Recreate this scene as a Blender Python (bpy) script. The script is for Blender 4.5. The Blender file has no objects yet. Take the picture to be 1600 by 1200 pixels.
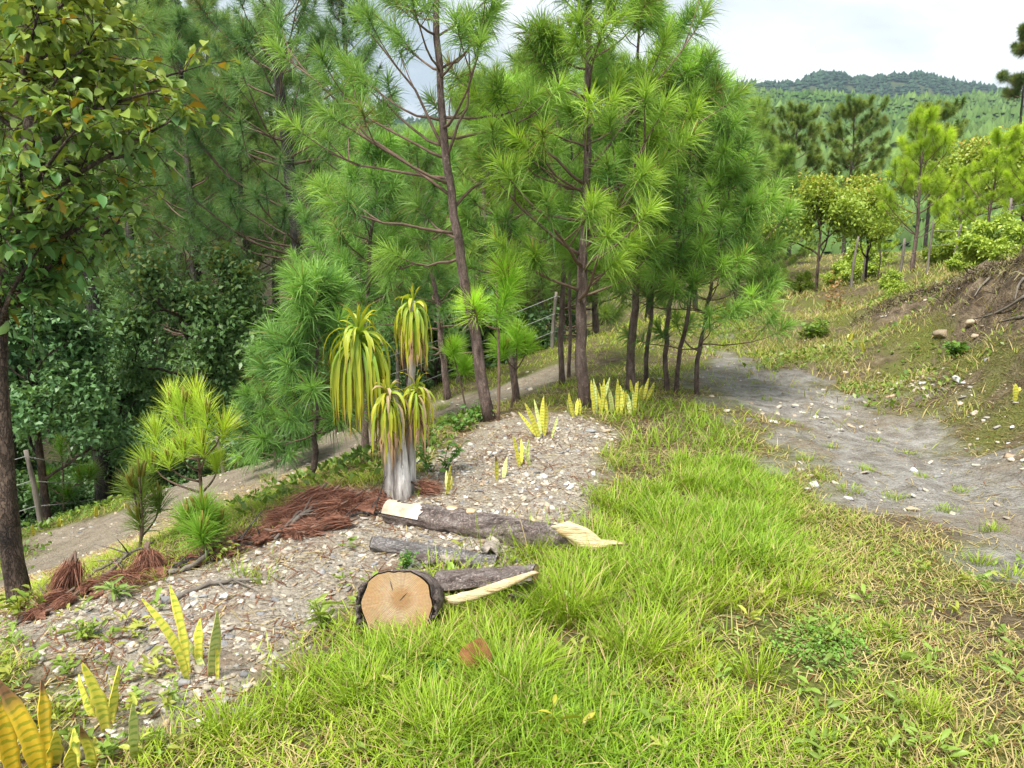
import bpy, math, numpy as np
R = math.radians
sc = bpy.context.scene

# ------------------------------------------------------------------ camera
PITCH = 10.5
CAM_Z = 1.55
FPX = 1188.0                       # focal length in photo pixels (1600 wide)
cam_d = bpy.data.cameras.new('camera')
cam_d.sensor_width = 36.0
cam_d.lens = FPX / 1600.0 * 36.0
cam_d.clip_start = 0.05
cam_d.clip_end = 9000.0
cam = bpy.data.objects.new('camera', cam_d)
cam.location = (0, 0, CAM_Z)
cam.rotation_euler = (R(90 - PITCH), 0, 0)
sc.collection.objects.link(cam)
sc.camera = cam

# ------------------------------------------------------------------ sky
SUN_EL, SUN_AZ = 60.0, -148.0        # degrees; azimuth from +Y towards +X
SUN_STRENGTH = 2.7
SKY_STRENGTH = 0.10
CLOUD_LO, CLOUD_HI = 0.29, 0.49
EXPOSURE = 1.42
HAZE = 0.00013
world = bpy.data.worlds.new('World')
sc.world = world
world.use_nodes = True
wn, wl = world.node_tree.nodes, world.node_tree.links
wn.clear()
w_out = wn.new('ShaderNodeOutputWorld')
sky = wn.new('ShaderNodeTexSky')
sky.sky_type = 'NISHITA'
sky.sun_disc = False
sky.sun_elevation = R(SUN_EL)
sky.sun_rotation = R(SUN_AZ)
sky.air_density = 1.2
sky.dust_density = 2.5
bg_sky = wn.new('ShaderNodeBackground')
bg_sky.inputs['Strength'].default_value = SKY_STRENGTH
wl.new(sky.outputs['Color'], bg_sky.inputs['Color'])
tc = wn.new('ShaderNodeTexCoord')
mp = wn.new('ShaderNodeMapping')
mp.inputs['Scale'].default_value = (1.0, 1.0, 2.6)
mp.inputs['Location'].default_value = (0.35, 0.1, 0.2)
wl.new(tc.outputs['Generated'], mp.inputs['Vector'])
cn = wn.new('ShaderNodeTexNoise')
cn.inputs['Scale'].default_value = 2.6
cn.inputs['Detail'].default_value = 7
cn.inputs['Roughness'].default_value = 0.52
cn.inputs['Distortion'].default_value = 0.25
wl.new(mp.outputs['Vector'], cn.inputs['Vector'])
cr = wn.new('ShaderNodeValToRGB')
cr.color_ramp.elements[0].position = 0.38
cr.color_ramp.elements[0].color = (0.80 * CLOUD_LO, 0.92 * CLOUD_LO, 1.04 * CLOUD_LO, 1)
cr.color_ramp.elements[1].position = 0.60
cr.color_ramp.elements[1].color = (0.97 * CLOUD_HI, 0.99 * CLOUD_HI, 1.0 * CLOUD_HI, 1)
wl.new(cn.outputs['Fac'], cr.inputs['Fac'])
bg_cl = wn.new('ShaderNodeBackground')
wl.new(cr.outputs['Color'], bg_cl.inputs['Color'])
mixw = wn.new('ShaderNodeMixShader')
mixw.inputs['Fac'].default_value = 0.93
wl.new(bg_sky.outputs[0], mixw.inputs[1])
wl.new(bg_cl.outputs[0], mixw.inputs[2])
wl.new(mixw.outputs[0], w_out.inputs['Surface'])

# ------------------------------------------------------------------ sun
sun_d = bpy.data.lights.new('sun', 'SUN')
sun_d.energy = SUN_STRENGTH
sun_d.angle = R(20)
sun_d.color = (1.0, 0.95, 0.86)
sun = bpy.data.objects.new('sun', sun_d)
sun.rotation_euler = (R(90 - SUN_EL), 0, R(180 - SUN_AZ))
sun.location = (-10, -15, 30)
sc.collection.objects.link(sun)

# ------------------------------------------------------------------ exposure, render settings
sc.view_settings.view_transform = 'Standard'
sc.view_settings.look = 'None'
sc.view_settings.exposure = EXPOSURE
sc.view_settings.gamma = 1.0
sc.view_settings.use_curve_mapping = False
sc.render.engine = 'CYCLES'
sc.cycles.max_bounces = 6
sc.cycles.diffuse_bounces = 3
sc.cycles.glossy_bounces = 2
sc.cycles.transmission_bounces = 4
sc.cycles.volume_bounces = 0
sc.cycles.caustics_reflective = False
sc.cycles.caustics_refractive = False
sc.cycles.use_denoising = True
sc.cycles.adaptive_threshold = 0.02

# ================================================================== helpers
rng = np.random.default_rng(11)
CP, SP = math.cos(R(PITCH)), math.sin(R(PITCH))
UP = np.array([0, 0, 1.0])


def at(px, py, Y):
    """world point seen at photo pixel (px, py) at forward distance Y"""
    u, v = (px - 800) / FPX, (600 - py) / FPX
    yd, zd = CP + v * SP, -SP + v * CP
    return np.array([u * Y / yd, Y, CAM_Z + zd * Y / yd])


def at_z(px, py, z):
    v = (600 - py) / FPX
    yd, zd = CP + v * SP, -SP + v * CP
    return at(px, py, (z - CAM_Z) / zd * yd)


def sstep(a, b, x):
    t = np.clip((x - a) / (b - a), 0, 1)
    return t * t * (3 - 2 * t)


def _hash(ix, iy, seed):
    h = (ix.astype(np.int64) * 374761393 + iy.astype(np.int64) * 668265263 + seed * 974634777) & 0x7fffffff
    h = ((h ^ (h >> 13)) * 1274126177) & 0x7fffffff
    return ((h ^ (h >> 16)) & 0xffff) / 65535.0


def vnoise(x, y, seed=0):
    x, y = np.asarray(x, float), np.asarray(y, float)
    ix, iy = np.floor(x), np.floor(y)
    fx, fy = x - ix, y - iy
    fx, fy = fx * fx * (3 - 2 * fx), fy * fy * (3 - 2 * fy)
    a, b = _hash(ix, iy, seed), _hash(ix + 1, iy, seed)
    c, d = _hash(ix, iy + 1, seed), _hash(ix + 1, iy + 1, seed)
    return (a * (1 - fx) + b * fx) * (1 - fy) + (c * (1 - fx) + d * fx) * fy


def fbm(x, y, seed=0, octv=4):
    s, a, f = 0, 0.5, 1.0
    for o in range(octv):
        s = s + a * vnoise(np.asarray(x) * f + 13.7 * o, np.asarray(y) * f - 7.3 * o, seed + o)
        a *= 0.5
        f *= 2.03
    return s / (1 - 0.5 ** octv)


def unit(v):
    v = np.asarray(v, float)
    return v / np.maximum(np.linalg.norm(v, axis=-1, keepdims=True), 1e-9)


# ---- mesh building
def make_mesh(name, V, quads=None, tris=None, col=None, fl=None, smooth=True, mat=None):
    V = np.asarray(V, np.float32).reshape(-1, 3)
    parts, tot = [], []
    if quads is not None and len(quads):
        q = np.asarray(quads, np.int32).reshape(-1, 4)
        parts.append(q.ravel()); tot.append(np.full(len(q), 4, np.int32))
    if tris is not None and len(tris):
        t = np.asarray(tris, np.int32).reshape(-1, 3)
        parts.append(t.ravel()); tot.append(np.full(len(t), 3, np.int32))
    loops, tot = np.concatenate(parts), np.concatenate(tot)
    me = bpy.data.meshes.new(name)
    me.vertices.add(len(V)); me.vertices.foreach_set('co', V.ravel())
    me.loops.add(len(loops)); me.loops.foreach_set('vertex_index', loops)
    me.polygons.add(len(tot))
    st = np.zeros(len(tot), np.int32); st[1:] = np.cumsum(tot)[:-1]
    me.polygons.foreach_set('loop_start', st)
    me.update(calc_edges=True)
    if smooth:
        me.polygons.foreach_set('use_smooth', np.ones(len(tot), bool))
    if col is not None:
        c = np.ones((len(V), 4), np.float32); c[:, :3] = np.asarray(col, np.float32)
        a = me.attributes.new('col', 'FLOAT_COLOR', 'POINT'); a.data.foreach_set('color', c.ravel())
    for k, v in (fl or {}).items():
        a = me.attributes.new(k, 'FLOAT', 'POINT'); a.data.foreach_set('value', np.asarray(v, np.float32).ravel())
    if mat is not None:
        me.materials.append(mat)
    return me


def link(name, me, parent=None, loc=None):
    o = bpy.data.objects.new(name, me)
    sc.collection.objects.link(o)
    if parent is not None:
        o.parent = parent
    if loc is not None:
        o.location = loc
    return o


def tag(o, label=None, cat=None, group=None, kind=None):
    if label: o['label'] = label
    if cat: o['category'] = cat
    if group: o['group'] = group
    if kind: o['kind'] = kind
    return o


def thing(name, label, cat, loc, group=None, rz=0.0):
    o = bpy.data.objects.new(name, None)
    o.empty_display_size = 0.1
    sc.collection.objects.link(o)
    o.location = [float(v) for v in loc]
    o.rotation_euler = (0, 0, rz)
    return tag(o, label, cat, group)


def copy_thing(root, loc, rz, scale, label=None, group=None):
    r = root.copy(); sc.collection.objects.link(r)
    r.location = [float(v) for v in loc]; r.rotation_euler = (0, 0, rz)
    r.scale = (scale, scale, scale) if np.isscalar(scale) else scale
    if label: r['label'] = label
    if group: r['group'] = group
    for ch in list(root.children):
        c = ch.copy(); sc.collection.objects.link(c); c.parent = r
        for g in list(ch.children):
            d = g.copy(); sc.collection.objects.link(d); d.parent = c
    return r


class Geo:
    """collects numpy chunks of one mesh"""
    def __init__(self):
        self.V, self.Q, self.T, self.C, self.n = [], [], [], [], 0

    def add(self, V, Q=None, T=None, C=None):
        V = np.asarray(V, float).reshape(-1, 3)
        if Q is not None and len(Q): self.Q.append(np.asarray(Q).reshape(-1, 4) + self.n)
        if T is not None and len(T): self.T.append(np.asarray(T).reshape(-1, 3) + self.n)
        C = np.array([.5, .5, .5]) if C is None else np.asarray(C, float)
        self.C.append(np.broadcast_to(C, (len(V), 3)) if C.ndim == 1 else C)
        self.V.append(V); self.n += len(V)
        return self

    def mesh(self, name, mat, off=(0, 0, 0), smooth=True):
        return make_mesh(name, np.concatenate(self.V) - np.asarray(off), np.concatenate(self.Q) if self.Q else None,
                         np.concatenate(self.T) if self.T else None, np.concatenate(self.C), smooth=smooth, mat=mat)


def resample(P, n):
    P = np.asarray(P, float)
    d = np.r_[0, np.cumsum(np.linalg.norm(np.diff(P, axis=0), axis=1))]
    t = np.linspace(0, d[-1], n)
    # smooth the control polyline a little (Catmull-Rom by dense interpolation, then averaging)
    out = np.stack([np.interp(t, d, P[:, k]) for k in range(3)], 1)
    for _ in range(2):
        out[1:-1] = out[1:-1] * .5 + (out[:-2] + out[2:]) * .25
    return out


def tube(P, rad, seg=8, rough=0.0, seed=0, cap=True):
    """tube along polyline P with radii; returns V, Q, T"""
    P = np.asarray(P, float); n = len(P)
    rad = np.broadcast_to(np.asarray(rad, float), (n,))
    tan = unit(np.gradient(P, axis=0))
    ref = np.array([0, 0, 1.0]) if abs(tan[0, 2]) < .9 else np.array([1.0, 0, 0])
    a = np.zeros((n, 3)); u = unit(np.cross(tan[0], ref))
    for i in range(n):
        u = unit(u - tan[i] * np.dot(u, tan[i])); a[i] = u
    b = np.cross(tan, a)
    th = np.linspace(0, 2 * np.pi, seg, endpoint=False)
    rr = rad[:, None] * np.ones((1, seg))
    if rough:
        r2 = np.random.default_rng(seed)
        rr = rr * (1 + rough * (r2.random((n, seg)) - .5) * 2)
    V = P[:, None] + rr[..., None] * (np.cos(th)[None, :, None] * a[:, None] + np.sin(th)[None, :, None] * b[:, None])
    V = V.reshape(-1, 3)
    i, j = np.meshgrid(np.arange(n - 1), np.arange(seg), indexing='ij')
    j2 = (j + 1) % seg
    Q = np.stack([i * seg + j, i * seg + j2, (i + 1) * seg + j2, (i + 1) * seg + j], -1).reshape(-1, 4)
    T = None
    if cap:
        V = np.concatenate([V, P[:1], P[-1:]])
        k = np.arange(seg); k2 = (k + 1) % seg
        T = np.concatenate([np.stack([k2, k, np.full(seg, n * seg)], 1),
                            np.stack([(n - 1) * seg + k, (n - 1) * seg + k2, np.full(seg, n * seg + 1)], 1)])
    return V, Q, T


# ---- materials
def new_mat(name):
    m = bpy.data.materials.new(name); m.use_nodes = True
    nt = m.node_tree; nt.nodes.clear()
    return m, nt.nodes, nt.links


def N(nodes, typ, **kw):
    n = nodes.new(typ)
    for k, v in kw.items():
        if k.startswith('_'):
            setattr(n, k[1:], v)
        else:
            n.inputs[k.replace('__', ' ')].default_value = v
    return n


def foliage_mat(name, transl=0.35, rough=0.5, spec=0.3, tint=(1.25, 1.15, 0.6)):
    m, nd, lk = new_mat(name)
    out = nd.new('ShaderNodeOutputMaterial')
    at_ = nd.new('ShaderNodeAttribute'); at_.attribute_name = 'col'
    p = N(nd, 'ShaderNodeBsdfPrincipled', Roughness=rough)
    p.inputs['Specular IOR Level'].default_value = spec
    lk.new(at_.outputs['Color'], p.inputs['Base Color'])
    tr = nd.new('ShaderNodeBsdfTranslucent')
    mul = nd.new('ShaderNodeMix'); mul.data_type = 'RGBA'; mul.blend_type = 'MULTIPLY'
    mul.inputs[0].default_value = 1.0
    lk.new(at_.outputs['Color'], mul.inputs[6]); mul.inputs[7].default_value = (*tint, 1)
    lk.new(mul.outputs[2], tr.inputs['Color'])
    mx = nd.new('ShaderNodeMixShader'); mx.inputs[0].default_value = transl
    lk.new(p.outputs[0], mx.inputs[1]); lk.new(tr.outputs[0], mx.inputs[2])
    lk.new(mx.outputs[0], out.inputs['Surface'])
    return m


def noise_mat(name, cols, scale=8.0, detail=6, rough=0.85, bump=0.4, bscale=None, stretch=(1, 1, 1), attr=False, spec=0.25, pos=(0.3, 0.7), bdist=0.02, vor=0.0):
    """colour ramp over 3D noise (object space), with bump; attr multiplies by the col attribute"""
    m, nd, lk = new_mat(name)
    out = nd.new('ShaderNodeOutputMaterial')
    tc_ = nd.new('ShaderNodeTexCoord')
    mp_ = nd.new('ShaderNodeMapping'); mp_.inputs['Scale'].default_value = stretch
    lk.new(tc_.outputs['Object'], mp_.inputs['Vector'])
    n1 = N(nd, 'ShaderNodeTexNoise', Scale=scale, Detail=detail, Roughness=0.62)
    lk.new(mp_.outputs[0], n1.inputs['Vector'])
    rp = nd.new('ShaderNodeValToRGB')
    els = rp.color_ramp.elements
    ps = np.linspace(pos[0], pos[1], len(cols))
    for i, c in enumerate(cols):
        e = els[i] if i < 2 else els.new(0.5)
        e.position = ps[i] if i < 2 else ps[i]
    for e, p_, c in zip(sorted(els, key=lambda e: e.position), ps, cols):
        e.position = p_; e.color = (*c, 1)
    lk.new(n1.outputs['Fac'], rp.inputs['Fac'])
    p = N(nd, 'ShaderNodeBsdfPrincipled', Roughness=rough)
    p.inputs['Specular IOR Level'].default_value = spec
    src = rp.outputs['Color']
    if attr:
        a = nd.new('ShaderNodeAttribute'); a.attribute_name = 'col'
        mul = nd.new('ShaderNodeMix'); mul.data_type = 'RGBA'; mul.blend_type = 'MULTIPLY'; mul.inputs[0].default_value = 1
        lk.new(src, mul.inputs[6]); lk.new(a.outputs['Color'], mul.inputs[7]); src = mul.outputs[2]
    if vor:
        v1 = N(nd, 'ShaderNodeTexVoronoi', Scale=vor, Randomness=1.0)
        v1.feature = 'DISTANCE_TO_EDGE'
        wp = nd.new('ShaderNodeMix'); wp.data_type = 'VECTOR'; wp.inputs[0].default_value = 0.3
        lk.new(mp_.outputs[0], wp.inputs[4]); lk.new(n1.outputs['Color'], wp.inputs[5])
        lk.new(wp.outputs[1], v1.inputs['Vector'])
        mr = nd.new('ShaderNodeMapRange'); mr.inputs[1].default_value = 0.0; mr.inputs[2].default_value = 0.16
        mr.inputs[3].default_value = 0.5; mr.inputs[4].default_value = 1.0
        lk.new(v1.outputs['Distance'], mr.inputs[0])
        m2 = nd.new('ShaderNodeMix'); m2.data_type = 'RGBA'; m2.blend_type = 'MULTIPLY'; m2.inputs[0].default_value = 1
        lk.new(src, m2.inputs[6]); lk.new(mr.outputs[0], m2.inputs[7]); src = m2.outputs[2]
    lk.new(src, p.inputs['Base Color'])
    if bump:
        n2 = N(nd, 'ShaderNodeTexNoise', Scale=bscale or scale * 2.5, Detail=5, Roughness=0.65)
        lk.new(mp_.outputs[0], n2.inputs['Vector'])
        bp = N(nd, 'ShaderNodeBump', Strength=bump, Distance=bdist)
        h = n2.outputs['Fac']
        if vor:
            ad = nd.new('ShaderNodeMath'); ad.operation = 'MULTIPLY_ADD'
            lk.new(mr.outputs[0], ad.inputs[0]); ad.inputs[1].default_value = 0.8; lk.new(h, ad.inputs[2]); h = ad.outputs[0]
        lk.new(h, bp.inputs['Height']); lk.new(bp.outputs[0], p.inputs['Normal'])
    lk.new(p.outputs[0], out.inputs['Surface'])
    return m


M_NEEDLE = foliage_mat('pine_needles', 0.40, 0.45, 0.35, (1.2, 1.15, .7))
M_LEAF = foliage_mat('broad_leaves', 0.30, 0.42, 0.4)
M_GRASS = foliage_mat('grass_blades', 0.35, 0.5, 0.3, (1.2, 1.1, 0.5))
M_STRAP = foliage_mat('strap_leaves', 0.30, 0.45, 0.4, (1.2, 1.1, 0.5))
M_DRY = foliage_mat('dry_needles', 0.15, 0.75, 0.15, (1.1, 0.9, 0.7))
M_FOREST = foliage_mat('far_foliage', 0.10, 0.8, 0.1)
M_BARK = noise_mat('pine_bark', [(.11, .078, .066), (.26, .185, .16), (.42, .33, .295)], scale=22, stretch=(1, 1, .35), bump=.9, bdist=.02, vor=34)
M_TWIG = noise_mat('twig_bark', [(.10, .066, .05), (.24, .165, .125)], scale=20, bump=.3)
M_BARKDARK = noise_mat('dark_bark', [(.03, .027, .024), (.085, .074, .066), (.17, .15, .135)], scale=9, stretch=(1, 1, .3), bump=.8, vor=18)
M_BARKOAK = noise_mat('oak_bark', [(.022, .018, .015), (.12, .085, .065), (.26, .195, .15)], scale=9, stretch=(1, 1, .4), bump=.9, vor=36)
M_STONE = noise_mat('stone', [(.55, .55, .55), (1, 1, 1)], scale=30, attr=True, bump=.5, rough=.8)
M_POST = noise_mat('post_wood', [(.10, .085, .07), (.26, .23, .2)], scale=18, stretch=(1, 1, .2), bump=.5)

# ================================================================== terrain
CTRL = [np.array(c, float) for c in [
    (-4, 0, -.35), (-2, 0, -.08), (0, 0, 0), (2, 0, 0), (5, 0, .02), (9, 0, .6), (0, -4, 0), (-8, -4, -1.2), (8, -4, .4),
    (-8, 4, -2.0), (-8, 0, -1.6), (-14, 2, -3.4), (-30, 5, -6),
    (-9, 12.5, -3.4), (-5, 14, -3.6), (-2, 16, -3.0), (1, 18, -1.8), (-14, 11, -4.2), (-10, 20, -4.6), (0, 25, -1.6),
    (-20, 20, -5), (-12, 36, -2), (0, 45, 0), (-25, 45, 2), (12, 45, .6), (25, 45, .8), (16, 25, 1.3), (20, 14, 2.2),
    (12, 9, 1.6), (10, 4.5, 1.1), (30, 20, 2.0), (30, 0, 2.5), (-45, 30, 0), (-30, 70, 12), (0, 70, -1), (30, 70, -3), (60, 60, -2),
    (70, 10, 3), (-70, 60, 14), (-70, 0, -6), (60, 110, -9), (0, 110, -8), (-60, 110, 20)]]
for a in [(0, 1200, -.05), (400, 1200, 0), (800, 1200, 0), (1200, 1200, 0), (1600, 1200, 0), (1600, 1000, 0), (1300, 1000, .02), (1000, 1000, .02),
          (700, 1000, 0), (400, 1050, 0), (150, 1080, -.05), (50, 960, -.16), (250, 910, -.06), (380, 860, -.03), (500, 785, .02), (600, 770, .04),
          (700, 800, .06), (850, 780, .08), (850, 690, .12), (920, 650, .10), (765, 655, .02), (680, 700, -.02), (1090, 615, .05), (1000, 610, .08),
          (1000, 800, .03), (1000, 700, .03), (1200, 690, .0), (1300, 700, -.02), (1450, 780, -.03), (1600, 850, -.02), (1200, 600, .03),
          (1350, 640, .0), (1500, 720, -.01), (1600, 760, -.01), (1750, 900, -.02), (1250, 560, .07), (1400, 600, .07), (1500, 650, .05), (1600, 690, .04),
          (1340, 500, .36), (1400, 516, .34), (1500, 550, .36), (1600, 598, .40), (1720, 640, .42), (1400, 560, .2), (1550, 620, .22),
          (350, 780, -1.2), (560, 700, -1.0), (730, 630, -.55), (860, 560, -.25), (450, 720, -1.2), (250, 820, -1.35), (100, 870, -1.5),
          (55, 825, -1.9), (200, 780, -1.75), (400, 725, -1.6), (530, 670, -1.35), (700, 600, -.8), (860, 545, -.2), (-40, 960, -.5)]:
    CTRL.append(at_z(*a))
for a in [(1600, 404, 9.6), (1720, 384, 9.0), (1340, 488, 14), (1400, 466, 11.9), (1500, 440, 9.8), (1600, 414, 8.2), (1720, 388, 7.2), (1600, 396, 13), (1500, 410, 15), (1425, 432, 20), (1300, 448, 20),
          (1200, 480, 15), (1130, 520, 12.5), (1050, 545, 12), (950, 542, 11.5), (1000, 505, 14.5), (1130, 405, 32), (1300, 400, 34)]:
    CTRL.append(at(*a))
CTRL = np.array(CTRL)


def _phi(r2):
    return r2 * np.log(r2 + 1e-9) * .5


_n = len(CTRL)
_d2 = ((CTRL[:, None, :2] - CTRL[None, :, :2]) ** 2).sum(-1)
_A = np.zeros((_n + 3, _n + 3))
_A[:_n, :_n] = _phi(_d2) + np.eye(_n) * .02
_A[:_n, _n:] = np.c_[np.ones(_n), CTRL[:, :2]]
_A[_n:, :_n] = _A[:_n, _n:].T
_W = np.linalg.solve(_A, np.r_[CTRL[:, 2], 0, 0, 0])


def base_z(x, y):
    x, y = np.asarray(x, float).ravel(), np.asarray(y, float).ravel()
    out = np.empty(len(x))
    for s in range(0, len(x), 40000):
        xs, ys = x[s:s + 40000], y[s:s + 40000]
        d2 = (xs[:, None] - CTRL[None, :, 0]) ** 2 + (ys[:, None] - CTRL[None, :, 1]) ** 2
        out[s:s + 40000] = _phi(d2) @ _W[:_n] + _W[_n] + _W[_n + 1] * xs + _W[_n + 2] * ys
    return out


def poly_sd(x, y, poly):
    """signed distance to polygon, positive inside"""
    x, y = np.asarray(x, float), np.asarray(y, float)
    P = np.asarray(poly); Q = np.roll(P, -1, 0)
    dmin = np.full(x.shape, 1e9); inside = np.zeros(x.shape, bool)
    for (ax, ay), (bx, by) in zip(P, Q):
        ex, ey = bx - ax, by - ay
        t = np.clip(((x - ax) * ex + (y - ay) * ey) / (ex * ex + ey * ey + 1e-12), 0, 1)
        dmin = np.minimum(dmin, np.hypot(x - ax - t * ex, y - ay - t * ey))
        c = ((ay > y) != (by > y)) & (x < ex * (y - ay) / (ey + 1e-12 * (ey == 0)) + ax)
        inside ^= c
    return np.where(inside, dmin, -dmin)


def hit0(px, py, zf):
    ts = np.concatenate([np.linspace(1.2, 12, 700), np.linspace(12.03, 90, 900)])
    P = np.array([at(px, py, 1.0)]) - np.array([0, 0, CAM_Z])
    X, Z = P[0, 0] * ts, CAM_Z + P[0, 2] * ts
    g = zf(X, ts)
    k = np.where(Z < g)[0]
    i = k[0] if len(k) else len(ts) - 1
    return np.array([X[i], ts[i], g[i]])


def polyg(pts):
    return np.array([hit0(px, py, base_z)[:2] for px, py in pts])


ROAD = polyg([(1085, 608), (1155, 632), (1200, 680), (1255, 735), (1320, 780), (1430, 808), (1520, 845), (1600, 900), (1750, 1010), (1850, 900), (1700, 800), (1600, 745),
              (1500, 695), (1430, 648), (1350, 612), (1250, 586), (1170, 574), (1152, 550), (1138, 538), (1122, 540), (1128, 556), (1115, 573), (1070, 585)])
GRAV = polyg([(905, 645), (945, 690), (925, 750), (945, 830), (860, 880), (700, 905), (560, 960), (480, 1010), (430, 1060), (330, 1115), (220, 1120), (120, 1040), (0, 1010),
              (-150, 1060), (-150, 990), (50, 955), (250, 905), (400, 850), (500, 780), (600, 765), (680, 715), (770, 660)])
TRACK = polyg([(-100, 960), (30, 890), (50, 835), (200, 795), (330, 745), (450, 705), (560, 672), (700, 625), (760, 610), (860, 575), (900, 568), (880, 590), (760, 640), (620, 690),
               (500, 735), (420, 770), (330, 805), (250, 850), (120, 890), (0, 940), (-100, 1000)])
BANK = polyg([(1335, 502), (1400, 464), (1500, 432), (1600, 402), (1720, 372), (1800, 420), (1720, 600), (1600, 566), (1500, 528), (1400, 508)])
_bank_c = BANK.mean(0)


def masks(x, y):
    x, y = np.asarray(x, float), np.asarray(y, float)
    w = (fbm(x * 1.7, y * 1.7, 5) - .5) * .9 + (fbm(x * 7, y * 7, 9) - .5) * .35
    rd = sstep(-.25, .35, poly_sd(x, y, ROAD) + w * 1.5)
    gv = sstep(-.15, .2, poly_sd(x, y, GRAV) + w * .45)
    tr = sstep(-.25, .25, poly_sd(x, y, TRACK) + w * .7)
    bk = sstep(-.12, .12, poly_sd(x, y, BANK) + w * .35)
    return rd, gv, tr, bk


def ground_z(x, y):
    x, y = np.asarray(x, float), np.asarray(y, float)
    shp = x.shape
    x, y = x.ravel(), y.ravel()
    z = base_z(x, y)
    near = 1 - sstep(20, 60, y)
    z = z + (fbm(x * .9, y * .9, 21) - .5) * .10 + (fbm(x * 3.3, y * 3.3, 22) - .5) * .04 * near
    bk = sstep(-.2, .25, poly_sd(x, y, BANK))
    # ragged cut bank: overhanging lumps and gullies
    z = z + bk * ((fbm(x * 2.2, y * 2.2, 31, 5) - .5) * .5 + (fbm(x * 6, y * 6, 32, 3) - .5) * .26 - .04)
    sdr = poly_sd(x, y, ROAD)
    rd = sstep(-.2, .4, sdr)
    z = z - .028 * np.exp(-((sdr - .45 + .2 * (fbm(x * .8, y * .8, 44) - .5)) / .14) ** 2) + rd * (fbm(x * 11, y * 11, 45, 3) - .5) * .035
    z = z - rd * (.008 + (fbm(x * 4, y * 4, 41, 3) - .5) * .05)
    return z.reshape(shp)


# the fan-shaped grid of the ground sheet; everything is set down on this very surface
NR, NC, S_MAX = 360, 360, 1.05
ROW_K = math.log(116 / 3.5)
yy = 3.5 * np.exp(np.linspace(0, ROW_K, NR)) - 4.0
ss = np.linspace(-S_MAX, S_MAX, NC)
GX = (yy[:, None] + 4.0) * ss[None, :]
GY = np.repeat(yy[:, None], NC, 1)
GZ = ground_z(GX, GY)


def ground_fast(x, y):
    x, y = np.asarray(x, float), np.asarray(y, float)
    a = np.clip(np.log(np.maximum(y + 4.0, 3.5) / 3.5) / ROW_K * (NR - 1), 0, NR - 1.001)
    b = np.clip((x / np.maximum(y + 4.0, .1) + S_MAX) / (2 * S_MAX) * (NC - 1), 0, NC - 1.001)
    i0, j0 = a.astype(int), b.astype(int); fa, fb = a - i0, b - j0
    return (GZ[i0, j0] * (1 - fa) + GZ[i0 + 1, j0] * fa) * (1 - fb) + (GZ[i0, j0 + 1] * (1 - fa) + GZ[i0 + 1, j0 + 1] * fa) * fb


ground_exact, ground_z = ground_z, ground_fast


def hit(px, py):
    return hit0(px, py, ground_z)


def gz(x, y):
    return float(ground_z(np.array([x]), np.array([y]))[0])


def stand(px, Y):
    """ground point under column px at forward distance Y"""
    x = (px - 800) / FPX * Y
    for _ in range(4):
        z = gz(x, Y)
        s = (z - CAM_Z) / Y
        v = (s * CP + SP) / (CP - s * SP)
        x = (px - 800) / FPX * Y / (CP + v * SP)
    return np.array([x, Y, gz(x, Y)])


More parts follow.
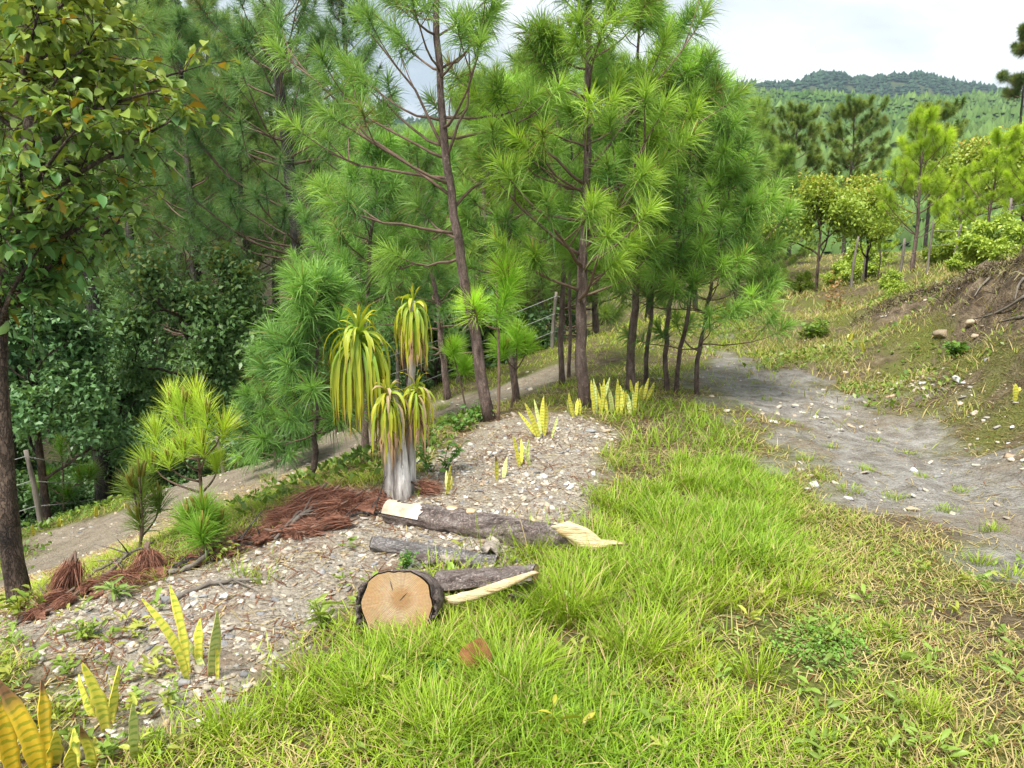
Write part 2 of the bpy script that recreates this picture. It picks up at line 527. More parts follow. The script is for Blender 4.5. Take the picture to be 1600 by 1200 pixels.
# ---- ground material
def ground_material():
    m, nd, lk = new_mat('ground')
    out = nd.new('ShaderNodeOutputMaterial')
    tc_ = nd.new('ShaderNodeTexCoord'); vec = tc_.outputs['Object']

    def noise(s, d=6, r=.6):
        n = N(nd, 'ShaderNodeTexNoise', Scale=s, Detail=d, Roughness=r); lk.new(vec, n.inputs['Vector']); return n.outputs['Fac']

    def ramp(src, stops):
        rp = nd.new('ShaderNodeValToRGB'); els = rp.color_ramp.elements
        while len(els) < len(stops): els.new(.5)
        for e, (p_, c) in zip(els, stops): e.position = p_; e.color = (*c, 1)
        lk.new(src, rp.inputs['Fac']); return rp.outputs['Color']

    def mix(f, a, b, mode='MIX'):
        mx = nd.new('ShaderNodeMix'); mx.data_type = 'RGBA'; mx.blend_type = mode
        if isinstance(f, float): mx.inputs[0].default_value = f
        else: lk.new(f, mx.inputs[0])
        lk.new(a, mx.inputs[6]); lk.new(b, mx.inputs[7]); return mx.outputs[2]

    def attr(nm):
        a = nd.new('ShaderNodeAttribute'); a.attribute_name = nm; return a.outputs['Fac']

    def thr(src, a, b):
        mr = nd.new('ShaderNodeMapRange'); mr.interpolation_type = 'SMOOTHSTEP'
        mr.inputs[1].default_value = a; mr.inputs[2].default_value = b; lk.new(src, mr.inputs[0]); return mr.outputs[0]

    big, mid, fine = noise(1.3, 5), noise(9, 6), noise(60, 5, .7)
    soil = ramp(mid, [(.3, (.07, .05, .032)), (.52, (.15, .115, .07)), (.7, (.26, .21, .135))])
    moss = ramp(fine, [(.3, (.07, .085, .018)), (.7, (.2, .21, .05))])
    turf = mix(thr(big, .38, .6), soil, moss)
    vor = N(nd, 'ShaderNodeTexVoronoi', Scale=42.0); lk.new(vec, vor.inputs['Vector'])
    vor2 = N(nd, 'ShaderNodeTexVoronoi', Scale=110.0); lk.new(vec, vor2.inputs['Vector'])
    bw = nd.new('ShaderNodeRGBToBW'); lk.new(vor.outputs['Color'], bw.inputs[0])
    bw2 = nd.new('ShaderNodeRGBToBW'); lk.new(vor2.outputs['Color'], bw2.inputs[0])
    grav1 = ramp(bw.outputs[0], [(.15, (.22, .19, .155)), (.45, (.39, .345, .28)), (.7, (.50, .45, .375)), (.9, (.30, .275, .245))])
    grav2 = ramp(bw2.outputs[0], [(.2, (.19, .155, .12)), (.55, (.40, .35, .275)), (.9, (.55, .50, .42))])
    gravel = mix(.5, grav1, grav2)
    gravel = mix(thr(noise(2.4, 6), .50, .66), gravel, ramp(mid, [(.3, (.20, .14, .10)), (.7, (.38, .31, .235))]))
    road = ramp(noise(6, 10, .74), [(.32, (.085, .078, .067)), (.44, (.19, .18, .165)), (.55, (.32, .312, .295)), (.70, (.46, .45, .43))])
    road = mix(thr(noise(1.1, 4), .52, .66), road, ramp(mid, [(.3, (.15, .12, .085)), (.7, (.30, .255, .20))]))
    road = mix(.22, road, grav2)
    track = ramp(noise(7, 8, .66), [(.3, (.13, .10, .07)), (.5, (.25, .205, .15)), (.75, (.37, .32, .245))])
    track = mix(.3, track, grav2)
    bank = ramp(noise(5, 9, .76), [(.32, (.03, .022, .015)), (.44, (.09, .066, .044)), (.55, (.19, .145, .095)), (.72, (.34, .28, .195))])
    c = mix(attr('gravel'), turf, gravel)
    c = mix(attr('track'), c, track)
    c = mix(attr('road'), c, road)
    c = mix(attr('bank'), c, bank)
    forest = ramp(mid, [(.3, (.028, .022, .014)), (.7, (.085, .068, .04))])
    c = mix(attr('litter'), c, forest)
    p = N(nd, 'ShaderNodeBsdfPrincipled', Roughness=.9); p.inputs['Specular IOR Level'].default_value = .2
    lk.new(c, p.inputs['Base Color'])
    ad = nd.new('ShaderNodeMath'); ad.operation = 'ADD'; lk.new(fine, ad.inputs[0])
    sub = nd.new('ShaderNodeMath'); sub.operation = 'MULTIPLY'; lk.new(vor.outputs['Distance'], sub.inputs[0]); sub.inputs[1].default_value = -.8
    lk.new(sub.outputs[0], ad.inputs[1])
    bp = N(nd, 'ShaderNodeBump', Strength=.9, Distance=.03); lk.new(ad.outputs[0], bp.inputs['Height']); lk.new(bp.outputs[0], p.inputs['Normal'])
    lk.new(p.outputs[0], out.inputs['Surface'])
    return m


M_GROUND = ground_material()
rd, gv, tr, bk = masks(GX.ravel(), GY.ravel())
fence_line = polyg([(-150, 870), (55, 822), (200, 778), (400, 722), (530, 668), (700, 600), (860, 543), (960, 500)])
fl_y = np.interp(GX.ravel(), fence_line[:, 0], fence_line[:, 1], left=fence_line[0, 1], right=1e3)
lit = sstep(0, 1.5, GY.ravel() - fl_y - .3) * (GX.ravel() < 3)
GV = np.stack([GX.ravel(), GY.ravel(), GZ.ravel()], 1)
i, j = np.meshgrid(np.arange(NR - 1), np.arange(NC - 1), indexing='ij')
GQ = np.stack([i * NC + j, i * NC + j + 1, (i + 1) * NC + j + 1, (i + 1) * NC + j], -1).reshape(-1, 4)
fm = np.stack([m_[GQ].mean(1) for m_ in (rd, gv, tr, bk)], 1)
which = np.where(fm.max(1) > .5, fm.argmax(1) + 1, 0)
for k, nm in enumerate(['ground', 'dirt_road', 'gravel_mound', 'footpath', 'earth_bank']):
    q = GQ[which == k]
    used, inv = np.unique(q, return_inverse=True)
    me = make_mesh(nm, GV[used], quads=inv.reshape(-1, 4), fl={'road': rd[used], 'gravel': gv[used], 'track': tr[used], 'bank': bk[used], 'litter': lit[used]}, mat=M_GROUND)
    o = link(nm, me)
    tag(o, ['sloping grassy ground of the clearing', 'grey rutted dirt road curving through the grass', 'pale stony mound of flat gravel behind the logs',
            'narrow pale dirt path below the mound', 'bare brown cut earth bank beside the road'][k], ['ground', 'road', 'mound', 'path', 'bank'][k], kind='structure')

# ---- far hills: one heightfield
def hill_z(x, y):
    u = x / np.maximum(y, 1)
    n1, n2 = fbm(x / 160, y / 160, 51), fbm(x / 45, y / 45, 52)
    main = (.170 + .036 * sstep(.0, .3, u)) * np.clip(y - 110, 0, 740) * sstep(90, 420, y) - .25 * np.clip(y - 860, 0, 500)
    main = main * (1 + .10 * (n1 - .5)) + (n1 - .5) * 16 * sstep(120, 400, y) + (n2 - .5) * 7 * sstep(120, 300, y)
    left = sstep(-.30, -.47, u + .05 * (n1 - .5)) * (.47 * np.clip(y - 80, 0, 210))
    far = 250 + 66 * sstep(.05, .22, u) - 30 * sstep(.56, .7, u) + 26 * (fbm(u * 9 + 4.3, y * 0 + 1.7, 61, 5) - .5) + 17 * np.exp(-((u - .39) / .035) ** 2) + 22 * np.exp(-((u - .50) / .05) ** 2)
    rid = far * sstep(1080, 1620, y)
    z = -9 + np.maximum(main + left, rid)
    return z


hy = 75 * np.exp(np.linspace(0, math.log(2300 / 75), 140))
hs = np.linspace(-1.15, 1.15, 180)
HX, HY = hy[:, None] * hs[None, :], np.repeat(hy[:, None], 180, 1)
HZ = hill_z(HX, HY)
i, j = np.meshgrid(np.arange(139), np.arange(179), indexing='ij')
HQ = np.stack([i * 180 + j, i * 180 + j + 1, (i + 1) * 180 + j + 1, (i + 1) * 180 + j], -1).reshape(-1, 4)
M_HILL = noise_mat('hill_soil', [(.03, .045, .015), (.07, .085, .03)], scale=.08, bump=0)
tag(link('hills', make_mesh('hills', np.stack([HX.ravel(), HY.ravel(), HZ.ravel()], 1), quads=HQ, mat=M_HILL)),
    'forested hills rising behind the clearing', 'hills', kind='structure')

# ---- distant forest: crowns that read as one mass (real geometry, one object)
def forest_mass(name, label, xs, ys, h, w, n_lay, seed, cols):
    """many small conifer crowns: each a few ragged tiers of faces"""
    r = np.random.default_rng(seed)
    n = len(xs); zs = hill_z(xs, ys)
    g = Geo()
    base = np.stack([xs, ys, zs], 1)
    sp_ = max(float(np.ptp(ys)) / 14, 8)
    stand_ = fbm(xs / sp_, ys / sp_, seed + 40, 4)[:, None]
    shade = (cols[0] + (cols[1] - cols[0]) * np.clip(.55 * r.random((n, 1)) + 1.6 * (stand_ - .5) + .2, 0, 1.2)) * (.75 + .5 * r.random((n, 1)))
    h = h * (.6 + .8 * stand_[:, 0]) * (.75 + .6 * r.random(n)); w = w * (.7 + .7 * r.random(n))
    k = 6
    for L in range(n_lay):
        f0, f1 = L / n_lay * .8 + .12, (L + 1.35) / n_lay * .8 + .12
        th = (np.arange(k) / k * 2 * np.pi)[None] + r.random((n, 1)) * 6.3
        rad = (w * (1 - f0) ** .6)[:, None] * (.65 + .7 * r.random((n, k)))
        ring = base[:, None] + np.stack([np.cos(th) * rad, np.sin(th) * rad, h[:, None] * (f0 + .10 * (r.random((n, k)) - .5))], -1)
        top = base + np.stack([(r.random(n) - .5) * w * .3, (r.random(n) - .5) * w * .3, h * np.minimum(f1, 1.0)], 1)
        V = np.concatenate([ring.reshape(-1, 3), top])
        a = np.arange(n)[:, None] * k + np.arange(k)[None]; b = np.arange(n)[:, None] * k + (np.arange(k)[None] + 1) % k
        T = np.stack([a, b, np.broadcast_to((n * k + np.arange(n))[:, None], (n, k))], -1)
        C = np.concatenate([np.repeat(shade * (.8 + .5 * r.random((n, 1))), k, 0), shade * 1.15])
        g.add(V, T=T.reshape(-1, 3), C=C)
    o = link(name, g.mesh(name, M_FOREST, smooth=False))
    return tag(o, label, 'forest', kind='stuff')


def scatter_hill(n, y0, y1, u0, u1, seed, powr=1.0):
    r = np.random.default_rng(seed)
    y = y0 + (y1 - y0) * r.random(n) ** powr
    u = u0 + (u1 - u0) * r.random(n)
    return u * y, y


r_ = np.random.default_rng(3)
x, y = scatter_hill(17000, 190, 880, -.25, .85, 1, .8)
forest_mass('hill_forest', 'even green pine forest covering the hillside beyond the road', x, y, 5.5 + 5 * r_.random(len(x)), 2.4 + 1.8 * r_.random(len(x)), 2, 5,
            np.array([[.045, .095, .022], [.115, .185, .05]]))
x, y = scatter_hill(6000, 1250, 1640, -.5, 1.0, 2, .6)
forest_mass('ridge_forest', 'blue hazy pine forest along the far ridge', x, y, 8 + 5 * r_.random(len(x)), 5 + 3 * r_.random(len(x)), 2, 6,
            np.array([[.02, .045, .025], [.04, .075, .04]]))
x, y = scatter_hill(2600, 95, 330, -1.0, -.28, 4, .8)
forest_mass('steep_hill_forest', 'light green pine forest on the steep hillside at upper left', x, y, 7 + 4 * r_.random(len(x)), 2.0 + 1.2 * r_.random(len(x)), 5, 7,
            np.array([[.07, .115, .02], [.13, .18, .045]]))


# ================================================================== pines
NEEDLE_GAIN = np.array([1.75, 1.6, 1.7])
def needles(S, D, L, K, nl, nw, colA, colB, seed, droop=.35, young=None, spread=(22, 80), thin=False):
    """S shoot bases, D directions, L lengths -> Geo of needles along each shoot"""
    r = np.random.default_rng(seed)
    S, D, L = np.asarray(S), unit(D), np.asarray(L)
    n = len(S); m = n * K
    idx = np.repeat(np.arange(n), K)
    f = r.random(m) ** .7
    p0 = S[idx] + D[idx] * (L[idx] * f)[:, None]
    d = D[idx]
    ref = np.where(np.abs(d[:, 2:3]) < .9, np.array([[0, 0, 1.0]]), np.array([[1.0, 0, 0]]))
    a = unit(np.cross(d, ref)); b = np.cross(d, a)
    az = r.random(m) * 2 * np.pi
    ang = np.radians(spread[0] + (spread[1] - spread[0]) * (1 - f) ** .8 * (.6 + .6 * r.random(m)) + 14 * r.standard_normal(m))
    nd = d * np.cos(ang)[:, None] + (a * np.cos(az)[:, None] + b * np.sin(az)[:, None]) * np.sin(ang)[:, None]
    ln = nl * (.7 + .45 * r.random(m))
    dr = droop * ln * (.5 + r.random(m)) * (1 - .6 * np.clip(nd[:, 2], 0, 1))
    p1 = p0 + nd * (ln * .52)[:, None] - UP * (dr * .16)[:, None]
    p2 = p0 + nd * (ln * .98)[:, None] - UP * (dr * .85)[:, None]
    w = unit(np.cross(nd, r.standard_normal((m, 3)))) * (nw * .5)
    if thin:
        V = np.stack([p0 - w, p0 + w, p2], 1).reshape(-1, 3); Q = None; T = np.arange(m)[:, None] * 3 + np.array([[0, 1, 2]])
    else:
        V = np.stack([p0 - w, p0 + w, p1 - w * .85, p1 + w * .85, p2], 1).reshape(-1, 3)
        k = np.arange(m)[:, None] * 5
        Q = k + np.array([[0, 1, 3, 2]]); T = k + np.array([[2, 3, 4]])
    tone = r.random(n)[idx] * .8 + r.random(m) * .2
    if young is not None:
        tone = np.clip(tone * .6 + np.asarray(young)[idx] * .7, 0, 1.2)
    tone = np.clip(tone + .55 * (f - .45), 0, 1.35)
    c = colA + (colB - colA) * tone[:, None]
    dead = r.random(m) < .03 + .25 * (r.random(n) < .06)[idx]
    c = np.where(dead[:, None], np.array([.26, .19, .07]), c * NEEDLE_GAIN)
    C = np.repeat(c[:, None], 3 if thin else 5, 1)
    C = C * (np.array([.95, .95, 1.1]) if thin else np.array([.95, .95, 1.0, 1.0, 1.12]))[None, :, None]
    return V, Q, T, C.reshape(-1, 3)


def pine_frame(path, rad, r, h0, nwh, per, Lmax, prof, up=(5, 50), twigs=(2, 4), shoot=.3, explicit=(), curve=.28, top=True):
    """branch polylines with radii, and shoots (base, dir, len, youth)"""
    path = np.asarray(path)
    s = np.r_[0, np.cumsum(np.linalg.norm(np.diff(path, axis=0), axis=1))]; s /= s[-1]
    pos = lambda t: np.array([np.interp(t, s, path[:, k]) for k in range(3)])
    rr = lambda t: np.interp(t, s, rad)
    br, sh = [], []
    jobs = []
    for w in range(nwh):
        t = h0 + (1 - h0) * (w + .6 * r.random()) / nwh
        n = max(2, int(per + r.random() + r.integers(-1, 2)) if per % 1 else int(per + r.integers(-1, 2)))
        a0 = r.random() * 6.28
        for k in range(n):
            az = a0 + 6.283 * k / n + r.normal() * .25
            el = R(up[0] + (up[1] - up[0]) * max(0, (t - h0) / (1 - h0)) ** 1.3 + r.normal() * 7)
            L = Lmax * prof(t) * (.7 + .45 * r.random())
            d = np.array([math.cos(az) * math.cos(el), math.sin(az) * math.cos(el), math.sin(el)])
            jobs.append((pos(min(t + .01 * r.normal(), .995)), d, L, rr(t), t, curve))
    for (t, end) in explicit:
        p = pos(t); v = np.asarray(end) - p; L = np.linalg.norm(v)
        jobs.append((p, unit(v - UP * L * .12), L, rr(t), t, .12))
    for p, d, L, r0, t, cv in jobs:
        m = 7
        q = np.linspace(0, 1, m)[:, None]
        wob = np.cumsum(r.normal(size=(m, 3)) * .018 * L, 0); wob -= wob[0]
        P = p + d * L * q + UP * (L * cv) * q ** 2 + wob
        rb = max(.004, min(r0 * .42, .006 + .011 * L))
        br.append((P, np.linspace(rb, max(.0028, rb * .4), m)))
        sl = shoot * (.75 + .5 * r.random())
        tip = unit(P[-1] - P[-2])
        sh.append((P[-1] - tip * sl * .45, tip + UP * .15, sl, r.random() ** 2))
        nt = r.integers(twigs[0], twigs[1] + 1) if L > .35 else r.integers(0, 2)
        for _ in range(nt):
            f = .35 + .6 * r.random()
            b = np.array([np.interp(f, q[:, 0], P[:, k]) for k in range(3)])
            tg = unit(P[min(int(f * (m - 1)) + 1, m - 1)] - P[int(f * (m - 1))] + 1e-6)
            sd = unit(np.cross(tg, UP)) * (1 if r.random() < .5 else -1)
            td = unit(tg * .75 + sd * (.4 + .6 * r.random()) + UP * (r.random() * .55 - .05))
            tl = (.16 + .26 * r.random()) * max(L, .4)
            TP = b + td * tl * np.linspace(0, 1, 4)[:, None] + UP * tl * .18 * (np.linspace(0, 1, 4)[:, None] ** 2)
            br.append((TP, np.linspace(rb * .5, max(.0025, rb * .3), 4)))
            tp = unit(TP[-1] - TP[-2])
            sl = shoot * (.6 + .5 * r.random())
            sh.append((TP[-1] - tp * sl * .5, tp + UP * .1, sl, r.random() ** 2))
    if top:
        p = path[-1]
        for k in range(5):
            d = UP + (0 if k == 0 else 1) * .55 * np.array([math.cos(k * 1.57 + r.random()), math.sin(k * 1.57 + r.random()), 0])
            sh.append((p - UP * .1, d, shoot * 1.2, .9))
    return br, sh


def build_pine(name, label, group, path, r0, seed, h0=.25, nwh=9, per=4, Lmax=.9, prof=None, K=110, nl=.23, nw=.0032, colA=(.05, .13, .025), colB=(.15, .29, .04),
               up=(5, 50), twigs=(2, 4), shoot=.3, explicit=(), bark=None, split=True, r1=None, droop=.35, candles=0.0, curve=.28, seg=9, cat='pine tree', spread=(25, 95), thin=False):
    r = np.random.default_rng(seed)
    prof = prof or (lambda t: (1.05 - t) ** .6)
    path = resample(path, 26)
    base = path[0].copy()
    path = path + np.r_[np.zeros((1, 3)), np.cumsum(r.normal(size=(25, 3)) * np.array([.008, .008, 0]), 0)]
    path[0] -= UP * .08
    rad = np.interp(np.linspace(0, 1, 26), [0, .04, 1], [r0 * 1.25, r0, r1 or max(.008, r0 * .22)])
    root = thing(name, label, cat, base, group)
    V, Q, T = tube(path, rad, seg, .07, seed)
    link('trunk', make_mesh('trunk', V - base, Q, T, mat=bark or M_BARK), root)
    br, sh = pine_frame(path, rad, r, h0, nwh, per, Lmax, prof, up, twigs, shoot, explicit, curve)
    if split:
        for P, rb in br:
            if np.linalg.norm(P[-1] - P[0]) > .5:
                V, Q, T = tube(P, rb, 5)
                link('branch', make_mesh('branch', V - base, Q, T, mat=M_TWIG), root)
    g = Geo()
    for P, rb in br:
        if not split or np.linalg.norm(P[-1] - P[0]) <= .5:
            V, Q, T = tube(P, rb, 4, cap=False); g.add(V, Q, T)
    if g.n:
        tag(link('twigs', g.mesh('twigs', M_TWIG, base), root), kind='stuff')
    S, D, L, yg = map(np.array, zip(*sh))
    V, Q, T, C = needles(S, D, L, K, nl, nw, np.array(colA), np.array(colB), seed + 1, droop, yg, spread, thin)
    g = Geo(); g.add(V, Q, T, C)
    if candles:
        for k in range(len(S)):
            if r.random() < candles:
                d = unit(unit(D[k]) * .5 + UP)
                p = S[k] + unit(D[k]) * L[k]
                V, Q, T = tube(np.array([p, p + d * .06, p + d * .12]), [.008, .007, .003], 5)
                g.add(V, Q, T, C=np.array([.36, .34, .07]))
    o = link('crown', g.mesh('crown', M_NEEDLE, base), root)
    tag(o, kind='stuff')
    return root


def gpath(px_list, Y=None):
    """trunk path from pixels: first is the foot on the ground"""
    f = hit(*px_list[0])
    if Y is not None: f = stand(px_list[0][0], Y)
    return np.array([f] + [at(px, py, f[1]) for px, py in px_list[1:]]), f[1]


# -- the two tall pines in front
P, Y = gpath([(768, 657), (750, 590), (728, 440), (706, 300), (696, 200), (688, 120), (682, 0), (678, -140), (674, -330)])
build_pine('pine_tree', 'tall leaning pine with thin crooked trunk, nearest behind the yellow strap-leaved plant', 'pines clustered by the mound', P, .050, 101, h0=.46, nwh=9, per=3, Lmax=1.2, K=125, nw=.006, shoot=.24,
           nl=.20, colA=(.045, .12, .032), colB=(.19, .33, .06), twigs=(1, 3), up=(8, 50),
           explicit=[(.42, at(530, 187, Y - .3)), (.40, at(455, 125, Y + .1)), (.47, at(590, 55, Y)), (.46, at(758, 85, Y - .2)), (.34, at(560, 330, Y - .4)), (.33, at(650, 330, Y + .3)),
                     (.48, at(560, 120, Y + .5)), (.30, at(610, 420, Y + .3)), (.43, at(480, 240, Y + .4)), (.38, at(790, 230, Y + .5))])
P, Y = gpath([(914, 637), (908, 560), (905, 400), (911, 250), (921, 120), (930, 0), (936, -90), (940, -170)])
build_pine('pine_tree', 'tall straight pine with reddish trunk standing at the end of the mound', 'pines clustered by the mound', P, .056, 102, h0=.36, nwh=8, per=4, Lmax=1.1, K=150, nw=.006, shoot=.24, nl=.22,
           colA=(.042, .115, .025), colB=(.22, .36, .045), twigs=(2, 3), up=(4, 46), candles=.12,
           explicit=[(.36, at(1070, 240, Y - .3)), (.42, at(1130, 160, Y)), (.34, at(1010, 215, Y - .6)), (.33, at(780, 270, Y - .4)), (.30, at(1000, 330, Y - .6)), (.31, at(860, 330, Y - .9)),
                     (.47, at(760, 170, Y - .2)), (.5, at(1060, 60, Y)), (.26, at(800, 400, Y - .3)), (.25, at(1010, 400, Y - .4)), (.24, at(950, 370, Y - .9))])
# -- the thinner pines of the cluster: foot, trunk pixels, seed, label
CL = [
    ([(808, 627), (802, 570), (795, 480), (800, 300), (812, 150)], .05, 'short dark-trunked pine between the two tall front pines', .45, .85),
    ([(879, 601), (877, 520), (881, 440), (872, 250), (868, 90)], .045, 'slim pine standing just to the left of the straight pine', .42, .9),
    ([(889, 590), (888, 500), (893, 380), (890, 230), (880, 150)], .03, 'thinnest pine behind the straight pine', .45, .7),
    ([(986, 613), (984, 560), (991, 490), (995, 330), (1000, 120), (1003, 30)], .055, 'pine with a curved thick lower trunk beside the road end of the mound', .35, .95),
    ([(1010, 602), (1009, 550), (1016, 480), (1030, 320), (1040, 150), (1045, 60)], .03, 'slender pine close behind the curved pine', .32, .9),
    ([(1042, 612), (1041, 560), (1046, 490), (1060, 330), (1075, 190), (1080, 110)], .032, 'slender pine in the middle of the right-hand trunks', .30, .9),
    ([(1057, 613), (1064, 560), (1076, 500), (1095, 380), (1112, 240), (1118, 150)], .028, 'slender pine leaning to the right, second from the road', .28, .85),
    ([(1090, 618), (1092, 560), (1108, 470), (1122, 410), (1140, 330), (1150, 270)], .03, 'slender S-curved pine nearest to the dirt road', .24, .85),
]
for k, (pp, r0, lab, h0, Lm) in enumerate(CL):
    P, Y = gpath(pp)
    build_pine('pine_tree', lab, 'pines clustered by the mound', P, r0 * .82, 120 + k * 3, h0=h0, nwh=7, per=3.4, Lmax=Lm, K=135, nl=.20, nw=.0062, shoot=.22, colA=(.034, .105, .028), colB=(.19, .345, .06),
               twigs=(1, 2), up=(0, 45), candles=.06, explicit=[] if k != 7 else [(.5, at(1215, 350, Y)), (.4, at(1190, 460, Y - .2)), (.7, at(1195, 300, Y + .1)), (.35, at(1130, 500, Y - .3))])
# -- medium pines on the slope to the left
SL = [
    ([(572, 705), (570, 640), (566, 500), (575, 360), (590, 250)], None, .045, 'bushy pine growing behind the yellow strap-leaved plant', .45, .8, .8),
    ([(486, 752), (486, 690), (484, 600), (482, 500), (480, 460)], None, .024, 'small pine with a bare reddish stem beside the dirt path', .3, .40, .9),
    ([(700, 610), (690, 520), (670, 400), (655, 300), (650, 230)], 10.5, .05, 'bushy pine behind the leaning pine', .2, 1.1, .8),
    ([(640, 640), (630, 520), (620, 400), (560, 150)], 11.5, .05, 'tall bushy pine filling the gap behind the leaning pine', .35, 1.1, .8),
    ([(530, 660), (520, 520), (510, 380), (515, 300)], 10.8, .045, 'pine with pale upright shoots left of the leaning pine', .42, .85, .8),
    ([(430, 700), (428, 640), (425, 600), (425, 560)], 9.0, .02, 'small pine beside the fence, left of the bare-stemmed pine', .15, .5, .9),
]
for k, (pp, yd, r0, lab, h0, Lm, tw) in enumerate(SL):
    P, Y = gpath(pp, yd)
    build_pine('pine_tree', lab, 'pines on the slope below the mound', P, r0, 160 + k * 3, h0=h0, nwh=8, per=4, Lmax=Lm, K=120, nl=.21, nw=.0064, shoot=.23, colA=(.036, .105, .034), colB=(.16, .31, .065),
               twigs=(1, 2), up=(-2, 45))
# -- young saplings, few shoots each: crown pixels (centre, radius)
def sapling(label, foot, heads, r0, K, nl, colA, colB, seed, candles=1.0, Y=None, spread=(22, 80), droop=.3, dens=1.3):
    """a young pine: stem up to the first head, the other heads on side shoots"""
    r = np.random.default_rng(seed)
    f = hit(*foot) if Y is None else stand(foot[0], Y)
    pts = [at(px, py, f[1] + dy) for px, py, L, dy in heads]
    root = thing('pine_sapling', label, 'pine sapling', f, 'pine saplings')
    top = pts[0]
    L0 = heads[0][2]
    path = resample(np.array([f - UP * .05, f + (top - f) * .5 + np.array([.02, 0, 0]), top + UP * L0]), 12)
    V, Q, T = tube(path, np.linspace(r0, .006, 12), 7, .05, seed)
    link('trunk', make_mesh('trunk', V - f, Q, T, mat=M_TWIG), root)
    S, D, L = [], [], []
    g = Geo()
    for (px, py, ln, dy), p in zip(heads, pts):
        if p is not pts[0]:
            k = np.argmin(np.linalg.norm(path - (p - UP * .12), axis=1) + 10 * (path[:, 2] > p[2]))
            a = path[k]
            bp = np.array([a, a * .5 + p * .5 - UP * .02, p, p + UP * ln])
            V, Q, T = tube(resample(bp, 7), np.linspace(r0 * .6, .004, 7), 5)
            link('branch', make_mesh('branch', V - f, Q, T, mat=M_TWIG), root)
        S.append(p - UP * ln * .1); D.append(UP + r.normal(size=3) * .12); L.append(ln)
        if candles:
            q = p + UP * ln
            for c in range(3):
                o = r.normal(size=3) * .012 * (c > 0); o[2] = 0
                V, Q, T = tube(np.array([q + o - UP * .02, q + o * 2 + UP * .05, q + o * 2.5 + UP * (.1 if c == 0 else .07)]), [.009, .009, .004], 5)
                g.add(V, Q, T, C=np.array([.34, .30, .06]))
    V, Q, T, C = needles(np.array(S), np.array(D), np.array(L), int(K * dens), nl * 1.1, .0042, np.array(colA), np.array(colB), seed, droop, None, spread)
    g.add(V, Q, T, C)
    tag(link('crown', g.mesh('crown', M_NEEDLE, f), root), kind='stuff')


YA, YB = (.15, .32, .035), (.34, .56, .07)
sapling('young pine with one tall bottlebrush head in front of the leaning pine', (778, 657), [(775, 505, .42, 0), (790, 440, .1, 0), (745, 500, .15, .1)], .016, 520, .23, YA, YB, 201)
sapling('young pine with a round head left of the leaning pine', (732, 652), [(705, 560, .15, 0), (725, 585, .1, .1)], .011, 420, .21, YA, YB, 202)
sapling('young pine with a round head and grey stem right of the leaning pine', (797, 640), [(808, 545, .16, 0), (790, 560, .12, -.1), (822, 552, .1, .1)], .013, 360, .21, YA, YB, 203)
sapling('bright yellow-green young pine with upright candles on the slope by the path', (316, 812),
        [(303, 680, .25, 0), (270, 655, .16, 0), (280, 690, .2, .1), (325, 672, .16, -.1), (345, 690, .14, 0), (245, 700, .14, .1), (265, 735, .1, -.1), (340, 740, .1, .1), (240, 740, .1, 0), (290, 665, .2, -.1), (310, 650, .2, .1), (285, 720, .12, -.15), (320, 715, .12, -.1)], .018, 200, .22,
        (.17, .31, .035), (.38, .52, .07), 204, spread=(15, 60), droop=.15, dens=.8)
sapling('small dull green pine seedling under the bright young pine', (214, 862), [(222, 790, .2, 0), (210, 780, .1, 0), (250, 800, .1, .1), (220, 830, .1, 0)], .011, 150, .16, (.08, .15, .03), (.2, .28, .06), 205, spread=(20, 70))
sapling('small bushy green pine seedling beside the red dead needles', (318, 868), [(318, 830, .14, 0), (295, 835, .1, 0), (340, 840, .1, .1), (320, 850, .08, -.1)], .01, 190, .15, (.08, .2, .02), (.2, .36, .05), 206)
sapling('bushy bright pine sapling behind the fence wires', (98, 800), [(98, 720, .3, 0), (75, 760, .15, 0), (125, 755, .15, .1), (60, 775, .12, 0), (140, 750, .12, .1), (110, 780, .12, 0)], .02, 200, .28, (.05, .15, .02), (.16, .31, .04), 207, Y=11.0)

# ================================================================== broad-leaved trees
def leaf_cards(P, D, size, width, col, seed, fold=.25, droop=.2):
    """folded pointed-oval leaves: P positions, D directions"""
    r = np.random.default_rng(seed)
    n = len(P); D = unit(D)
    up = unit(UP + r.normal(size=(n, 3)) * .45)
    side = unit(np.cross(D, up)); nrm = np.cross(side, D)
    L = size[:, None]; W = (size * width)[:, None]
    m1, m2, tip = P + D * L * .38 - UP * L * droop * .1, P + D * L * .72 - UP * L * droop * .4, P + D * L - UP * L * droop
    V = np.stack([P, m1, m2, tip,
                  m1 + side * W * .5 + nrm * W * fold, m2 + side * W * .44 + nrm * W * fold * .8,
                  m1 - side * W * .5 + nrm * W * fold, m2 - side * W * .44 + nrm * W * fold * .8], 1).reshape(-1, 3)
    k = np.arange(n)[:, None] * 8
    T = np.concatenate([k + np.array([[0, 4, 1]]), k + np.array([[0, 1, 6]]), k + np.array([[2, 5, 3]]), k + np.array([[2, 3, 7]])])
    Q = np.concatenate([k + np.array([[1, 4, 5, 2]]), k + np.array([[6, 1, 2, 7]])])
    return V, Q, T, np.repeat(col, 8, 0)


def simple_leaves(P, D, size, width, col, seed):
    """4-vertex kite leaves for trees farther off"""
    r = np.random.default_rng(seed)
    n = len(P); D = unit(D)
    side = unit(np.cross(D, UP + r.normal(size=(n, 3)) * .6)); nrm = np.cross(side, D)
    L = size[:, None]; W = (size * width)[:, None]
    V = np.stack([P, P + D * L * .5 + side * W * .5 + nrm * W * .15, P + D * L - UP * L * .15, P + D * L * .5 - side * W * .5 + nrm * W * .15], 1).reshape(-1, 3)
    Q = np.arange(n)[:, None] * 4 + np.array([[0, 1, 2, 3]])
    return V, Q, np.repeat(col, 4, 0)


